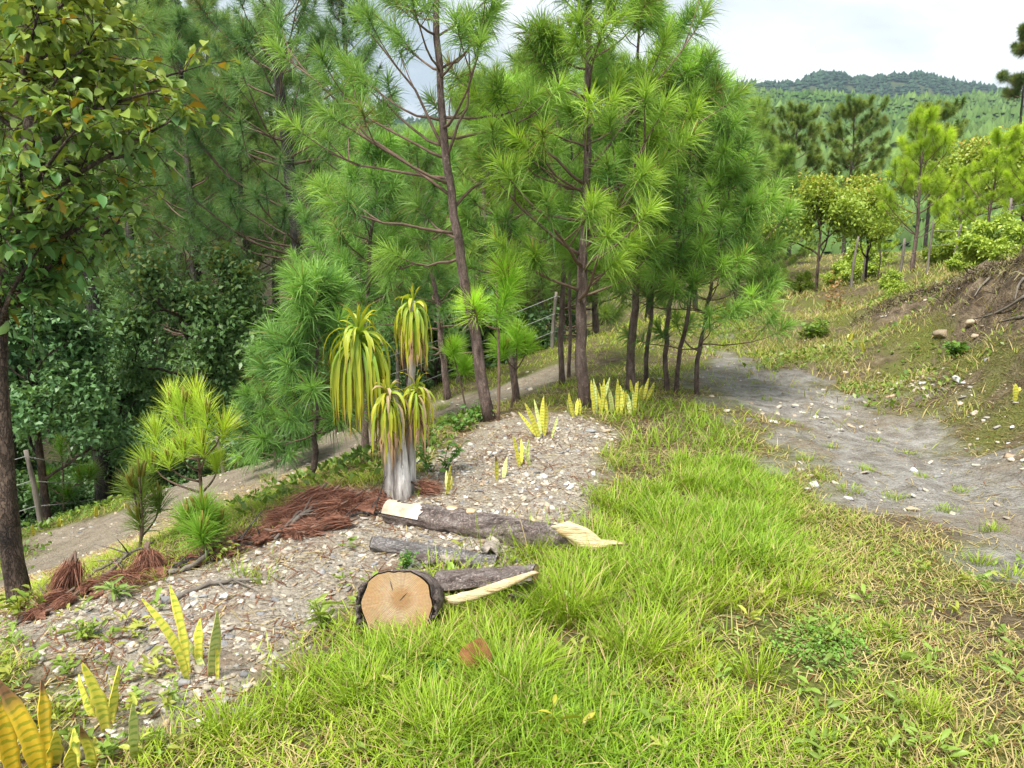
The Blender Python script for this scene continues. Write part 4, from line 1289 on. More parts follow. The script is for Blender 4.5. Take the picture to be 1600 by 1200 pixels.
# band of pale broken stone along the far edge of the road
for px0, py0, px1, py1, cnt in [(1310, 575, 1520, 625, 70), (1370, 595, 1450, 612, 40), (1440, 585, 1590, 660, 60), (1220, 630, 1380, 690, 60), (1180, 620, 1300, 660, 30), (1230, 720, 1480, 800, 40), (1500, 660, 1600, 740, 30)]:
    u, v = r.random(cnt), r.random(cnt)
    pts = np.array([hit(px0 + (px1 - px0) * a, py0 + (py1 - py0) * b) for a, b in zip(u, v)])
    V, Q, C = gravel_bits(pts[:, 0], pts[:, 1], .012 + .06 * r.random(cnt) ** 3, 117 + px0); g.add(V, Q, C=np.clip(C * 1.2, 0, .75))
tag(link('gravel', g.mesh('gravel', M_STONE, smooth=False)), 'flat broken gravel scattered over the mound and road', 'gravel', kind='stuff')


def stone(label, px, py, size, col, seed, flat=.6, group='loose stones', Y=None):
    r = np.random.default_rng(seed)
    p = hit(px, py)
    # subdivided lumpy stone
    V, F = ICO.copy(), ICOF
    E = {}; V = list(V); F2 = []
    for a, b, c in F:
        mids = []
        for e in ((a, b), (b, c), (c, a)):
            e = tuple(sorted(e))
            if e not in E:
                E[e] = len(V); V.append(unit(V[e[0]] + V[e[1]]))
            mids.append(E[e])
        F2 += [(a, mids[0], mids[2]), (b, mids[1], mids[0]), (c, mids[2], mids[1]), tuple(mids)]
    V = np.array(V)
    for _ in range(11):            # chop with random planes for facets
        nrm = unit(r.normal(size=3)); d = .38 + .35 * r.random()
        ov = V @ nrm - d
        V = V - np.clip(ov, 0, None)[:, None] * nrm
    V = V * (1 + .10 * r.normal(size=(len(V), 1)))
    V = V * np.array([1, .75 + .4 * r.random(), flat]) * size * .5
    a = r.random() * 6.28
    V = np.stack([V[:, 0] * math.cos(a) - V[:, 1] * math.sin(a), V[:, 0] * math.sin(a) + V[:, 1] * math.cos(a), V[:, 2] + size * flat * .28], 1)
    o = link('stone', make_mesh('stone', V, tris=np.array(F2), col=np.broadcast_to(np.array(col), V.shape), smooth=False, mat=M_STONE), loc=p)
    tag(o, label, 'stone', group)


WH, CR, GY_, TN = (.95, .93, .9), (.75, .68, .55), (.42, .43, .44), (.62, .5, .36)
for q, a in enumerate([
        ('chalk-white stone standing out on the gravel mound', 350, 938, .062, WH, .75), ('pale stone lying close beside the chalk-white stone', 376, 944, .035, CR, .5),
        ('flat grey stone behind the banded snake plant', 318, 935, .05, GY_, .4), ('flat cream stone at the edge of the grass below the snake plant', 385, 1078, .05, CR, .4),
        ('grey slab of stone half in the grass near the bottom', 400, 1125, .07, GY_, .35), ('pale round stone below the snake plant with a V of leaves', 330, 1070, .035, CR, .7),
        ('small white stone on the road nearest the bright verge', 1580, 672, .06, WH, .7), ('white stone in the wheel rut of the grey road', 1428, 737, .09, (.8, .8, .8), .55),
        ('large pale flat stone at the foot of the grassy bank', 1288, 543, .16, WH, .35), ('pale rock jutting from the verge below the bank', 1497, 597, .13, WH, .6),
        ('cream stone lying at the grass edge of the road', 1135, 645, .1, CR, .5), ('white stone on the gravel by the cut plant stalk', 862, 700, .05, WH, .6),
        ('white stone in the middle of the gravel above the split log', 884, 759, .05, WH, .5), ('pale stone near the middle of the gravel mound', 745, 790, .04, CR, .6),
        ('dark grey flat stone beside the straight pine', 925, 675, .12, GY_, .3), ('tan stone at the edge of the gravel by the straight pine', 948, 676, .1, TN, .4),
        ('white stone behind the red needle heap', 505, 765, .09, WH, .5), ('white stone behind the strap-leaved plant', 655, 724, .1, (.7, .7, .72), .5),
        ('tan rock sticking out of the bank', 1520, 508, .16, TN, .7), ('brown rock low on the bank', 1470, 527, .22, (.4, .32, .22), .6), ('tan rock on the bank near the dark hollow', 1525, 528, .13, TN, .6),
        ('cream stone on the road edge beside the muddy patch', 1580, 722, .06, CR, .6), ('reddish cream stone at the near edge of the road', 1425, 798, .12, TN, .3)]):
    stone(*a[:5], 700 + q, a[5])

# ================================================================== logs
M_LOGBARK = noise_mat('log_bark', [(.16, .12, .105), (.46, .37, .335), (.74, .64, .60)], scale=24, bump=1.0, bdist=.03, vor=44, stretch=(.4, 1.2, 1.2))
M_CUTWOOD = None


def wood_ring_mat():
    m, nd, lk = new_mat('cut_wood')
    out = nd.new('ShaderNodeOutputMaterial')
    a = nd.new('ShaderNodeAttribute'); a.attribute_name = 'rr'
    ang = nd.new('ShaderNodeAttribute'); ang.attribute_name = 'aa'
    tc_ = nd.new('ShaderNodeTexCoord')
    n1 = N(nd, 'ShaderNodeTexNoise', Scale=5.0, Detail=4.0); lk.new(tc_.outputs['Object'], n1.inputs['Vector'])
    n2 = N(nd, 'ShaderNodeTexNoise', Scale=90.0, Detail=4.0); lk.new(tc_.outputs['Object'], n2.inputs['Vector'])
    ad = nd.new('ShaderNodeMath'); ad.operation = 'MULTIPLY_ADD'; lk.new(n1.outputs['Fac'], ad.inputs[0]); ad.inputs[1].default_value = .05; lk.new(a.outputs['Fac'], ad.inputs[2])
    mu = nd.new('ShaderNodeMath'); mu.operation = 'MULTIPLY'; lk.new(ad.outputs[0], mu.inputs[0]); mu.inputs[1].default_value = 150.0
    sn = nd.new('ShaderNodeMath'); sn.operation = 'SINE'; lk.new(mu.outputs[0], sn.inputs[0])
    rp = nd.new('ShaderNodeValToRGB'); e = rp.color_ramp.elements
    e[0].position, e[0].color = .05, (.36, .22, .11, 1)
    e[1].position, e[1].color = .55, (.54, .42, .27, 1)
    x_ = e.new(.24); x_.color = (.39, .25, .125, 1)
    x_ = e.new(.46); x_.color = (.56, .44, .285, 1)
    x_ = e.new(.95); x_.color = (.47, .345, .205, 1)
    lk.new(ad.outputs[0], rp.inputs['Fac'])
    mr = nd.new('ShaderNodeMapRange'); mr.inputs[1].default_value = -1; mr.inputs[2].default_value = 1; mr.inputs[3].default_value = .5; mr.inputs[4].default_value = 1.1; lk.new(sn.outputs[0], mr.inputs[0])
    m1 = nd.new('ShaderNodeMix'); m1.data_type = 'RGBA'; m1.blend_type = 'MULTIPLY'; m1.inputs[0].default_value = .8; lk.new(rp.outputs['Color'], m1.inputs[6]); lk.new(mr.outputs[0], m1.inputs[7])
    m2 = nd.new('ShaderNodeMix'); m2.data_type = 'RGBA'; m2.blend_type = 'MULTIPLY'; m2.inputs[0].default_value = .45; lk.new(m1.outputs[2], m2.inputs[6]); lk.new(n2.outputs['Color'], m2.inputs[7])
    cx = nd.new('ShaderNodeCombineXYZ'); ma = nd.new('ShaderNodeMath'); ma.operation = 'MULTIPLY'; lk.new(ang.outputs['Fac'], ma.inputs[0]); ma.inputs[1].default_value = 90.0
    lk.new(ma.outputs[0], cx.inputs[0]); lk.new(a.outputs['Fac'], cx.inputs[1])
    ns = N(nd, 'ShaderNodeTexNoise', Scale=1.0, Detail=3.0); lk.new(cx.outputs[0], ns.inputs['Vector'])
    sr = nd.new('ShaderNodeMapRange'); sr.inputs[1].default_value = .3; sr.inputs[2].default_value = .7; sr.inputs[3].default_value = .72; sr.inputs[4].default_value = 1.1; lk.new(ns.outputs['Fac'], sr.inputs[0])
    m25 = nd.new('ShaderNodeMix'); m25.data_type = 'RGBA'; m25.blend_type = 'MULTIPLY'; m25.inputs[0].default_value = .8; lk.new(m2.outputs[2], m25.inputs[6]); lk.new(sr.outputs[0], m25.inputs[7]); m2 = m25
    # weathered brown patch (own shape)
    st = N(nd, 'ShaderNodeTexNoise', Scale=3.2, Detail=5.0); lk.new(tc_.outputs['Object'], st.inputs['Vector'])
    sm = nd.new('ShaderNodeMapRange'); sm.inputs[1].default_value = .42; sm.inputs[2].default_value = .70; lk.new(st.outputs['Fac'], sm.inputs[0])
    m3 = nd.new('ShaderNodeMix'); m3.data_type = 'RGBA'; lk.new(sm.outputs[0], m3.inputs[0]); lk.new(m2.outputs[2], m3.inputs[6]); m3.inputs[7].default_value = (.36, .19, .07, 1)
    p = N(nd, 'ShaderNodeBsdfPrincipled', Roughness=.75); p.inputs['Specular IOR Level'].default_value = .2
    lk.new(m3.outputs[2], p.inputs['Base Color'])
    bp = N(nd, 'ShaderNodeBump', Strength=.5, Distance=.006); lk.new(n2.outputs['Fac'], bp.inputs['Height']); lk.new(bp.outputs[0], p.inputs['Normal'])
    lk.new(p.outputs[0], out.inputs['Surface'])
    return m


M_CUTWOOD = wood_ring_mat()
M_RAW = noise_mat('raw_split_wood', [(.50, .32, .15), (.74, .57, .34), (.86, .73, .52)], scale=26, stretch=(.12, 1, 1), bump=.8, rough=.7)
M_BLEACH = noise_mat('bare_wood', [(.34, .24, .17), (.60, .47, .36), (.74, .64, .54)], scale=10, bump=.3, rough=.7)


def cap_disc(c, nrm, rim, hole=None):
    """end face: centre c, rim (k,3) points; rings of vertices, returns V,Q,T,rr,aa"""
    k = len(rim); rings = 7
    V = [c[None]]; rr = [np.zeros(1)]; aa = [np.zeros(1)]
    for q in range(1, rings + 1):
        f = q / rings
        V.append(c + (rim - c) * f); rr.append(np.linalg.norm((rim - c) * f, axis=1) / np.linalg.norm(rim - c, axis=1).mean()); aa.append(np.arange(k) / k)
    V = np.concatenate(V)
    j = np.arange(k); j2 = (j + 1) % k
    T = np.stack([np.zeros(k, int), 1 + j, 1 + j2], 1)
    Q = np.concatenate([np.stack([1 + q * k + j, 1 + (q + 1) * k + j, 1 + (q + 1) * k + j2, 1 + q * k + j2], 1) for q in range(rings - 1)])
    return V, Q, T, np.concatenate(rr), np.concatenate(aa)


def log(name, label, A, B, ra, rb, seed, cutA=True, cutB=True, rough=.06, seg=22, ecc=1.0, bark=None, bend=.0):
    r = np.random.default_rng(seed)
    A, B = np.asarray(A, float), np.asarray(B, float)
    n = 22 if ra < .02 else 64
    seg = seg if ra < .02 else 40
    t = np.linspace(0, 1, n)[:, None]
    P = A + (B - A) * t + UP * bend * np.sin(np.pi * t)
    base = np.array([A[0], A[1], min(A[2], B[2]) - ra])
    root = thing(name, label, 'log', base, 'cut pine logs lying in the grass')
    ax = unit(B - A); sd = unit(np.cross(ax, UP)); up2 = np.cross(sd, ax)
    th = np.linspace(0, 2 * np.pi, seg, endpoint=False)
    lump = 1 + rough * (fbm(np.cos(th)[None] * 2 + t * 5 + seed, np.sin(th)[None] * 2 + 9 + 0 * t, seed) - .5) * 2 + .03 * (r.random((n, seg)) - .5)
    if ra >= .02:
        Lg = np.linalg.norm(B - A)
        pa, pl = np.broadcast_to(th[None] / 6.2832 * 20, (n, seg)), np.broadcast_to(t * Lg / .022, (n, seg))
        pl = pl + 1.3 * vnoise(pa * .5, pl * .35, seed + 3)
        plate = np.floor(5 * vnoise(pa, pl * .45, seed)) / 5
        lump = lump + (.005 / ra) * (plate - .5) * 2 + (.0022 / ra) * (r.random((n, seg)) - .5)
    rad = (ra + (rb - ra) * t) * lump
    if ra > .1:
        rad = rad * (np.abs(np.cos(th)) ** 3 + np.abs(np.sin(th)) ** 3)[None] ** (-1 / 3) * .55 + rad * .42
    V = P[:, None] + rad[..., None] * (np.cos(th)[None, :, None] * sd + ecc * np.sin(th)[None, :, None] * up2)
    i, j = np.meshgrid(np.arange(n - 1), np.arange(seg), indexing='ij'); j2 = (j + 1) % seg
    Q = np.stack([i * seg + j, i * seg + j2, (i + 1) * seg + j2, (i + 1) * seg + j], -1).reshape(-1, 4)
    link('bark', make_mesh('bark', V.reshape(-1, 3) - base, Q, mat=bark or M_LOGBARK), root)
    for on, k, pt in ((cutA, 0, A), (cutB, n - 1, P[-1])):
        if on:
            rim = pt + (V[k] - pt) * .96 - (ax if k == 0 else -ax) * .004
            Vc, Qc, Tc, rr, aa = cap_disc(pt - (ax if k == 0 else -ax) * .006 + sd * ra * .12 + up2 * ra * .14, ax, rim)
            link('cut_face', make_mesh('cut_face', Vc - base, Qc, Tc, fl={'rr': rr, 'aa': aa}, mat=M_CUTWOOD), root)
    return root, base, ax, sd, up2


# thick sawn log, cut face to the camera
c0 = hit(622, 990)
A = c0 + np.array([0, 0, .165]); Y0 = A[1]
A = at(620, 944, Y0 - .02)
Bq = A + unit(np.array([.10, .9, -.40])) * .22
root, base, ax, sd, up2 = log('sawn_log', 'thick short log with a sawn pale face towards the camera', A, Bq, .150, .152, 801, ecc=.90, rough=.05, seg=30)
r = np.random.default_rng(8)
# loose bark plates round the rim, a few of them lifting away on both sides
for q, (a0, a1, lift, ln) in enumerate([(2.55, 3.25, .022, .26), (3.25, 3.75, .028, .22), (-.15, .45, .022, .24), (-.5, -.15, .018, .2), (3.75, 4.1, .02, .2)]):
    k = 7
    th = np.linspace(a0, a1 - .03, k)
    lay = []
    for d_, z0 in ((.0, -.012 - .008 * r.random()), (.0, ln * .6), (.018, ln * .6), (.018, -.012 - .006 * r.random())):
        rr_ = .146 + lift * .6 * np.linspace(.6, 1.1, k) + d_ * .5 + .004 * r.normal(size=k)
        lay.append(A + ax * (z0 + .012 * r.normal(size=(k, 1))) + rr_[:, None] * (np.cos(th)[:, None] * sd + .92 * np.sin(th)[:, None] * up2))
    V = np.concatenate(lay)
    Q = []
    for L in range(4):
        for j in range(k - 1):
            a_, b_ = L * k + j, ((L + 1) % 4) * k + j
            Q.append((a_, a_ + 1, b_ + 1, b_))
    Q += [(0, k, 2 * k, 3 * k), (k - 1, 4 * k - 1, 3 * k - 1, 2 * k - 1)]
    link('bark_plate', make_mesh('bark_plate', V - base, Q, mat=M_LOGBARK, smooth=False), root)
# two drying cracks, thin dark wedges sunk in the face
for a0, f0, f1 in ((1.9, .35, .75), (.9, .1, .45)):
    e = math.cos(a0) * sd + .92 * math.sin(a0) * up2; pv = unit(np.cross(e, ax)) * .0022
    p_, q_ = A - ax * .0075 + e * .150 * f0, A - ax * .0075 + e * .150 * f1
    link('crack', make_mesh('crack', np.array([p_, (p_ + q_) / 2 + pv, q_, (p_ + q_) / 2 - pv]) - base, [(0, 1, 2, 3)], mat=M_BARKDARK), [c for c in root.children if c.name.startswith('cut_face')][0])

# long log behind, split pale end on the right, bare patch on the left end
pA_, pB_ = hit(606, 815), hit(935, 885)
A2, B2 = at(606, 800, pA_[1]), at(915, 856, pA_[1] - .42)
root, base, ax, sd, up2 = log('fallen_log', 'longest log with barked bare left end and a split pale end', A2, B2, .062, .085, 811, rough=.10, seg=18, bend=.015)
Cc = A2 + (B2 - A2) * .0
t = np.linspace(0, .19, 5)
th = np.linspace(.25, 2.9, 9)
V = np.array([A2 + (B2 - A2) * a + (.066 + .02 * a) * 1.07 * (math.cos(b) * sd + math.sin(b) * up2) + (0 if a < .19 else 1) * UP * 0 for a in t * (1 + .0) for b in th])
V = V.reshape(5, 9, 3); V[-1] += (B2 - A2) * (.03 * np.random.default_rng(2).random((9, 1)))
Q = [(i * 9 + j, i * 9 + j + 1, (i + 1) * 9 + j + 1, (i + 1) * 9 + j) for i in range(4) for j in range(8)]
link('bare_patch', make_mesh('bare_patch', V.reshape(-1, 3) - base, Q, mat=M_BLEACH), root)
for f, rr_ in ((.34, .030), (.44, .028)):
    c = A2 + (B2 - A2) * f + up2 * (.066 + .02 * f + .012) + sd * (-.012)
    V, Q, T = tube(np.array([c - up2 * .01, c + up2 * .003]), [rr_, rr_ * .9], 9, .15, int(f * 100))
    link('axe_scar', make_mesh('axe_scar', V - base, Q, T, mat=M_RAW), root.children[0] if root.children[0].name.startswith('bark') else root)
for f, dz in ((.06, .07), (.11, .066)):
    c = A2 + (B2 - A2) * f + up2 * dz
    V, Q, T = tube(np.array([c - up2 * .01, c + up2 * .006]), [.010, .008], 8, .2, 4)
    link('knot', make_mesh('knot', V - base, Q, T, mat=M_BARKDARK), root)
# split wedge: a long splintered slab at the right end
def slab(pts_top, pts_bot, thick, dirv, mat, name, root, base):
    """a split piece of wood: two edges, several splinter ridges between them"""
    a, b = np.array(pts_top), np.array(pts_bot); r = np.random.default_rng(len(name) + int(abs(a[0, 0]) * 1e3)); n = 16
    f = np.linspace(0, 1, len(a)); g_ = np.linspace(0, 1, n)
    a = np.stack([np.interp(g_, f, a[:, k]) for k in range(3)], 1); b = np.stack([np.interp(g_, f, b[:, k]) for k in range(3)], 1)
    m = 6
    top = np.stack([a + (b - a) * q for q in np.linspace(0, 1, m)], 1)
    ridge = r.normal(size=(1, m, 1)) * .004 + r.normal(size=(n, m, 1)) * .0014
    top = top + dirv * ridge + unit(b[n // 2] - a[n // 2]) * r.normal(size=(n, m, 1)) * .0012
    top[0] += (a[0] - a[1]) * r.random((m, 1)) * .9; top[-1] += (a[-1] - a[-2]) * r.random((m, 1)) * 1.2
    bot = top - dirv * thick
    V = np.concatenate([top.reshape(-1, 3), bot.reshape(-1, 3)]); o = n * m
    Q = []
    for i in range(n - 1):
        for j in range(m - 1):
            v = i * m + j
            Q += [(v, v + 1, v + m + 1, v + m), (o + v, o + v + m, o + v + m + 1, o + v + 1)]
        for j in (0, m - 1):
            v = i * m + j
            Q.append((v, v + m, o + v + m, o + v) if j == 0 else (v, o + v, o + v + m, v + m))
    for j in range(m - 1):
        Q += [(j, o + j, o + j + 1, j + 1), ((n - 1) * m + j, (n - 1) * m + j + 1, o + (n - 1) * m + j + 1, o + (n - 1) * m + j)]
    return link(name, make_mesh(name, V - base, Q, mat=mat, smooth=False), root)


ye = B2[1] - .06
dv = unit(np.array([.2, 1.0, -.5])) * -1
slab([at(866, 822, ye), at(890, 815, ye), at(918, 826, ye - .01), at(940, 843, ye - .02), at(960, 845, ye - .03), at(977, 850, ye - .04)],
     [at(880, 838, ye), at(895, 848, ye - .01), at(908, 858, ye - .02), at(930, 861, ye - .03), at(955, 853, ye - .04), at(976, 852, ye - .04)], -.03, dv, M_RAW, 'split_end', root, base)
slab([at(884, 840, ye + .01), at(908, 856, ye), at(945, 862, ye - .01)], [at(900, 856, ye + .01), at(915, 868, ye), at(941, 872, ye - .01)], -.03, dv, M_RAW, 'splinter', root, base)
st_ = at(742, 846, pA_[1] - .22)
V, Q, T = tube(np.array([st_ + np.array([0, .05, .02]), st_, st_ + np.array([-.012, -.05, -.02])]), [.02, .02, .012], 8, .2, 9)
link('branch_stub', make_mesh('branch_stub', V - base, Q, T, mat=noise_mat('resin_wood', [(.25, .09, .02), (.55, .26, .07)], scale=25, bump=.5)), root)

p1, p2 = hit(582, 862), hit(768, 895)
log('fallen_log', 'grey thin log lying just in front of the longest log', at(582, 848, p1[1]), at(775, 884, p1[1] - .1), .036, .052, 821, rough=.10, seg=16, bark=noise_mat('grey_log_bark', [(.28, .25, .24), (.50, .46, .45), (.70, .66, .65)], scale=22, bump=1.0, bdist=.03, vor=44, stretch=(.4, 1.2, 1.2)))
p1 = hit(690, 930)
root, base, ax, sd, up2 = log('fallen_log', 'half-buried flat log with a pale split edge right of the sawn log', at(684, 908, Y0 + .30), at(836, 896, Y0 + .20), .085, .07, 831, rough=.2, seg=18, ecc=.42)
slab([at(700, 932, Y0 + .12), at(740, 922, Y0 + .1), at(790, 906, Y0 + .08), at(832, 893, Y0 + .07)], [at(712, 946, Y0 + .11), at(750, 936, Y0 + .09), at(800, 916, Y0 + .07), at(836, 898, Y0 + .06)], .03, -dv, M_RAW, 'split_edge', root, base)
p1 = hit(800, 965)
log('sawn_log', 'low log end with a pale half-hidden face sunk in the grass', at(798, 955, p1[1]), at(850, 925, p1[1] + .26), .062, .06, 841, rough=.08, seg=20)
log('fallen_log', 'dark log with white lichen hidden behind the tall grass', at(770, 880, pA_[1] - .3), at(985, 908, pA_[1] - .55), .036, .032, 851, rough=.12, seg=14, bark=M_BARKDARK)
log('fallen_log', 'bleached stick wedged between the two long logs', at(696, 846, pA_[1] - .12), at(735, 866, pA_[1] - .3), .010, .008, 861, seg=10, bark=M_BLEACH, cutA=False, cutB=False)
log('fallen_log', 'splintered brown offcut under the longest log', at(735, 853, pA_[1] - .2), at(800, 866, pA_[1] - .26), .022, .02, 863, seg=10, rough=.2, bark=M_RAW, cutA=False, cutB=False)

# ================================================================== strap-leaved plant with three heads
M_PALE = noise_mat('pale_bark', [(.16, .14, .125), (.34, .31, .29), (.52, .49, .465), (.88, .86, .83)], scale=14, stretch=(1, 1, .16), bump=1.0, bdist=.02, pos=(.36, .62))


def strap_plant():
    r = np.random.default_rng(41)
    f = hit(627, 772); Y = f[1]
    root = thing('strap_leaf_plant', 'tall plant with drooping yellow-green strap leaves on a whitish trunk', 'plant', f)
    # swollen trunk that forks low down, three stems
    stems_ = []
    stems = [([(617, 775), (614, 740), (608, 690), (597, 630), (575, 580), (562, 545)], [.072, .055, .045, .032, .026, .022], -.02),
             ([(638, 773), (638, 740), (638, 690), (640, 630), (645, 570), (646, 500), (645, 470)], [.06, .046, .038, .024, .020, .018, .016], .05),
             ([(628, 775), (627, 730), (624, 680), (620, 640), (615, 610)], [.06, .05, .036, .026, .022], -.06)]
    for q, (pp, rad, dy) in enumerate(stems):
        P = np.array([at(px, py, Y + dy) for px, py in pp]); P[0] -= UP * .06
        PP = resample(P, 16)
        V, Q, T = tube(PP, np.interp(np.linspace(0, 1, 16), np.linspace(0, 1, len(rad)), rad), 14, .07, q)
        stems_.append(link('stem', make_mesh('stem', V - f, Q, T, mat=M_PALE), root))
    heads = [(561, 522, -.02, 140, .47, .021, .0), (645, 474, .05, 80, .27, .019, .05), (606, 614, -.10, 84, .30, .018, .5), (650, 604, .0, 56, .27, .017, .5)]
    stem_of = [stems_[0], stems_[1], stems_[2], stems_[2]]
    for hi, (hx, hy, dy, cnt, ll, ww, dry) in enumerate(heads):
        c = at(hx, hy, Y + dy)
        for k in range(cnt):
            u = (k + .5) / cnt                       # 0 = innermost upright, 1 = outer hanging
            az = k * 2.39996 + r.normal() * .2
            el = R(82 - 95 * u ** .8 + r.normal() * 11)
            L = ll * (.38 + .72 * min(1, u * 1.7)) * (.8 + .35 * r.random())
            d = np.array([math.cos(az) * math.cos(el), math.sin(az) * math.cos(el), math.sin(el)])
            n = 12
            P = [c - UP * .10 * u + d * .012]; v = d.copy()
            stiff = .09 + .15 * u + .10 * r.random() if u > .1 else .05
            if r.random() < .09 and u < .6: stiff *= .4; L *= .7
            for q in range(n):
                v = unit(v - UP * stiff * (1.0 + 1.6 * q / n) * (1.4 if ll > .5 else 1.9))
                P.append(P[-1] + v * L / n)
            P = np.array(P); tg = unit(np.gradient(P, axis=0))
            sd = unit(np.cross(tg, np.array([math.cos(az), math.sin(az), .35]))); sd = np.where(np.isfinite(sd), sd, 0)
            sd[:] = unit(sd.mean(0)); tw = r.normal() * .5
            nr = unit(np.cross(sd, tg))
            sd = sd * math.cos(tw) + nr * math.sin(tw)
            s = np.linspace(0, 1, n + 1)
            w = ww * (.75 + .4 * r.random()) * np.minimum(1, .55 + s * 2.0) * np.clip((1.02 - s) * 2.2, .04, 1) * .5
            nrm = np.cross(sd, tg)
            V = np.stack([P - sd * w[:, None] + nrm * w[:, None] * .35, P, P + sd * w[:, None] + nrm * w[:, None] * .35], 1).reshape(-1, 3)
            Q = np.array([(i * 3 + j, i * 3 + j + 1, (i + 1) * 3 + j + 1, (i + 1) * 3 + j) for i in range(n) for j in range(2)])
            if r.random() < dry * .55:
                c0, c1 = np.array([.50, .37, .22]), np.array([.60, .45, .28])
            else:
                y_ = np.clip(.1 + .6 * r.random() + .3 * dry, 0, 1)
                c0 = np.array([.17, .38, .05]) * (1 - y_) + np.array([.50, .52, .05]) * y_
                c1 = np.array([.46, .48, .04]) * (1 - y_) + np.array([.72, .58, .04]) * y_
            g_ = np.clip((s - .2) / .8, 0, 1)[:, None]
            C = c0 * (1 - g_) + c1 * g_
            tipb = sstep(.86 - .2 * r.random(), .98, s)[:, None] * (r.random() < .6)
            C = np.repeat(C * (1 - tipb) + np.array([.36, .22, .10]) * tipb, 3, 0)
            V = V + r.normal(size=V.shape) * .0012
            link('leaf', make_mesh('leaf', V - f, Q, col=C, mat=M_STRAP), stem_of[hi])
        # dry leaf bases hanging round the stem under the head
        g = Geo()
        for k in range(26):
            az = r.random() * 6.28; p = c - UP * (.12 + .12 * r.random()) + np.array([math.cos(az), math.sin(az), 0]) * .03
            q = p + np.array([math.cos(az) * .05, math.sin(az) * .05, -.12 - .16 * r.random()]); m_ = (p + q) / 2 + np.array([math.cos(az), math.sin(az), 0]) * .03
            w = np.array([-math.sin(az), math.cos(az), 0]) * .006
            g.add(np.array([p - w, p + w, m_ + w, m_ - w, q]), [(0, 1, 2, 3)], [(3, 2, 4)], C=np.array([.34, .22, .13]) * (.6 + .7 * r.random()))
        tag(link('dry_leaf_skirt', g.mesh('dry_leaf_skirt', M_DRY, f), stem_of[hi]), kind='stuff')


strap_plant()

# ================================================================== snake plants
def snake_mat():
    m, nd, lk = new_mat('snake_leaf')
    out = nd.new('ShaderNodeOutputMaterial')
    s = nd.new('ShaderNodeAttribute'); s.attribute_name = 's'
    e = nd.new('ShaderNodeAttribute'); e.attribute_name = 'edge'
    c = nd.new('ShaderNodeAttribute'); c.attribute_name = 'col'
    tc_ = nd.new('ShaderNodeTexCoord'); n1 = N(nd, 'ShaderNodeTexNoise', Scale=22.0, Detail=3.0); lk.new(tc_.outputs['Object'], n1.inputs['Vector'])
    a = nd.new('ShaderNodeMath'); a.operation = 'MULTIPLY_ADD'; lk.new(n1.outputs['Fac'], a.inputs[0]); a.inputs[1].default_value = 10.0; lk.new(s.outputs['Fac'], a.inputs[2])
    sn = nd.new('ShaderNodeMath'); sn.operation = 'SINE'; lk.new(a.outputs[0], sn.inputs[0])
    mr = nd.new('ShaderNodeMapRange'); mr.interpolation_type = 'SMOOTHSTEP'; mr.inputs[1].default_value = .15; mr.inputs[2].default_value = .75; lk.new(sn.outputs[0], mr.inputs[0])
    ed = nd.new('ShaderNodeMapRange'); ed.inputs[1].default_value = .6; ed.inputs[2].default_value = .95; ed.inputs[3].default_value = 1; ed.inputs[4].default_value = 0; lk.new(e.outputs['Fac'], ed.inputs[0])
    f = nd.new('ShaderNodeMath'); f.operation = 'MULTIPLY'; lk.new(mr.outputs[0], f.inputs[0]); lk.new(ed.outputs[0], f.inputs[1])
    mx = nd.new('ShaderNodeMix'); mx.data_type = 'RGBA'; lk.new(f.outputs[0], mx.inputs[0]); lk.new(c.outputs['Color'], mx.inputs[6])
    dk = nd.new('ShaderNodeMix'); dk.data_type = 'RGBA'; dk.blend_type = 'MULTIPLY'; dk.inputs[0].default_value = 1; lk.new(c.outputs['Color'], dk.inputs[6]); dk.inputs[7].default_value = (.55, .72, .6, 1)
    lk.new(dk.outputs[2], mx.inputs[7])
    p = N(nd, 'ShaderNodeBsdfPrincipled', Roughness=.42); lk.new(mx.outputs[2], p.inputs['Base Color'])
    tr = nd.new('ShaderNodeBsdfTranslucent'); lk.new(mx.outputs[2], tr.inputs['Color'])
    ms = nd.new('ShaderNodeMixShader'); ms.inputs[0].default_value = .15; lk.new(p.outputs[0], ms.inputs[1]); lk.new(tr.outputs[0], ms.inputs[2])
    lk.new(ms.outputs[0], out.inputs['Surface'])
    return m


M_SNAKE = snake_mat()
YG, GG, GO = (.80, .74, .12), (.70, .74, .28), (.85, .60, .05)


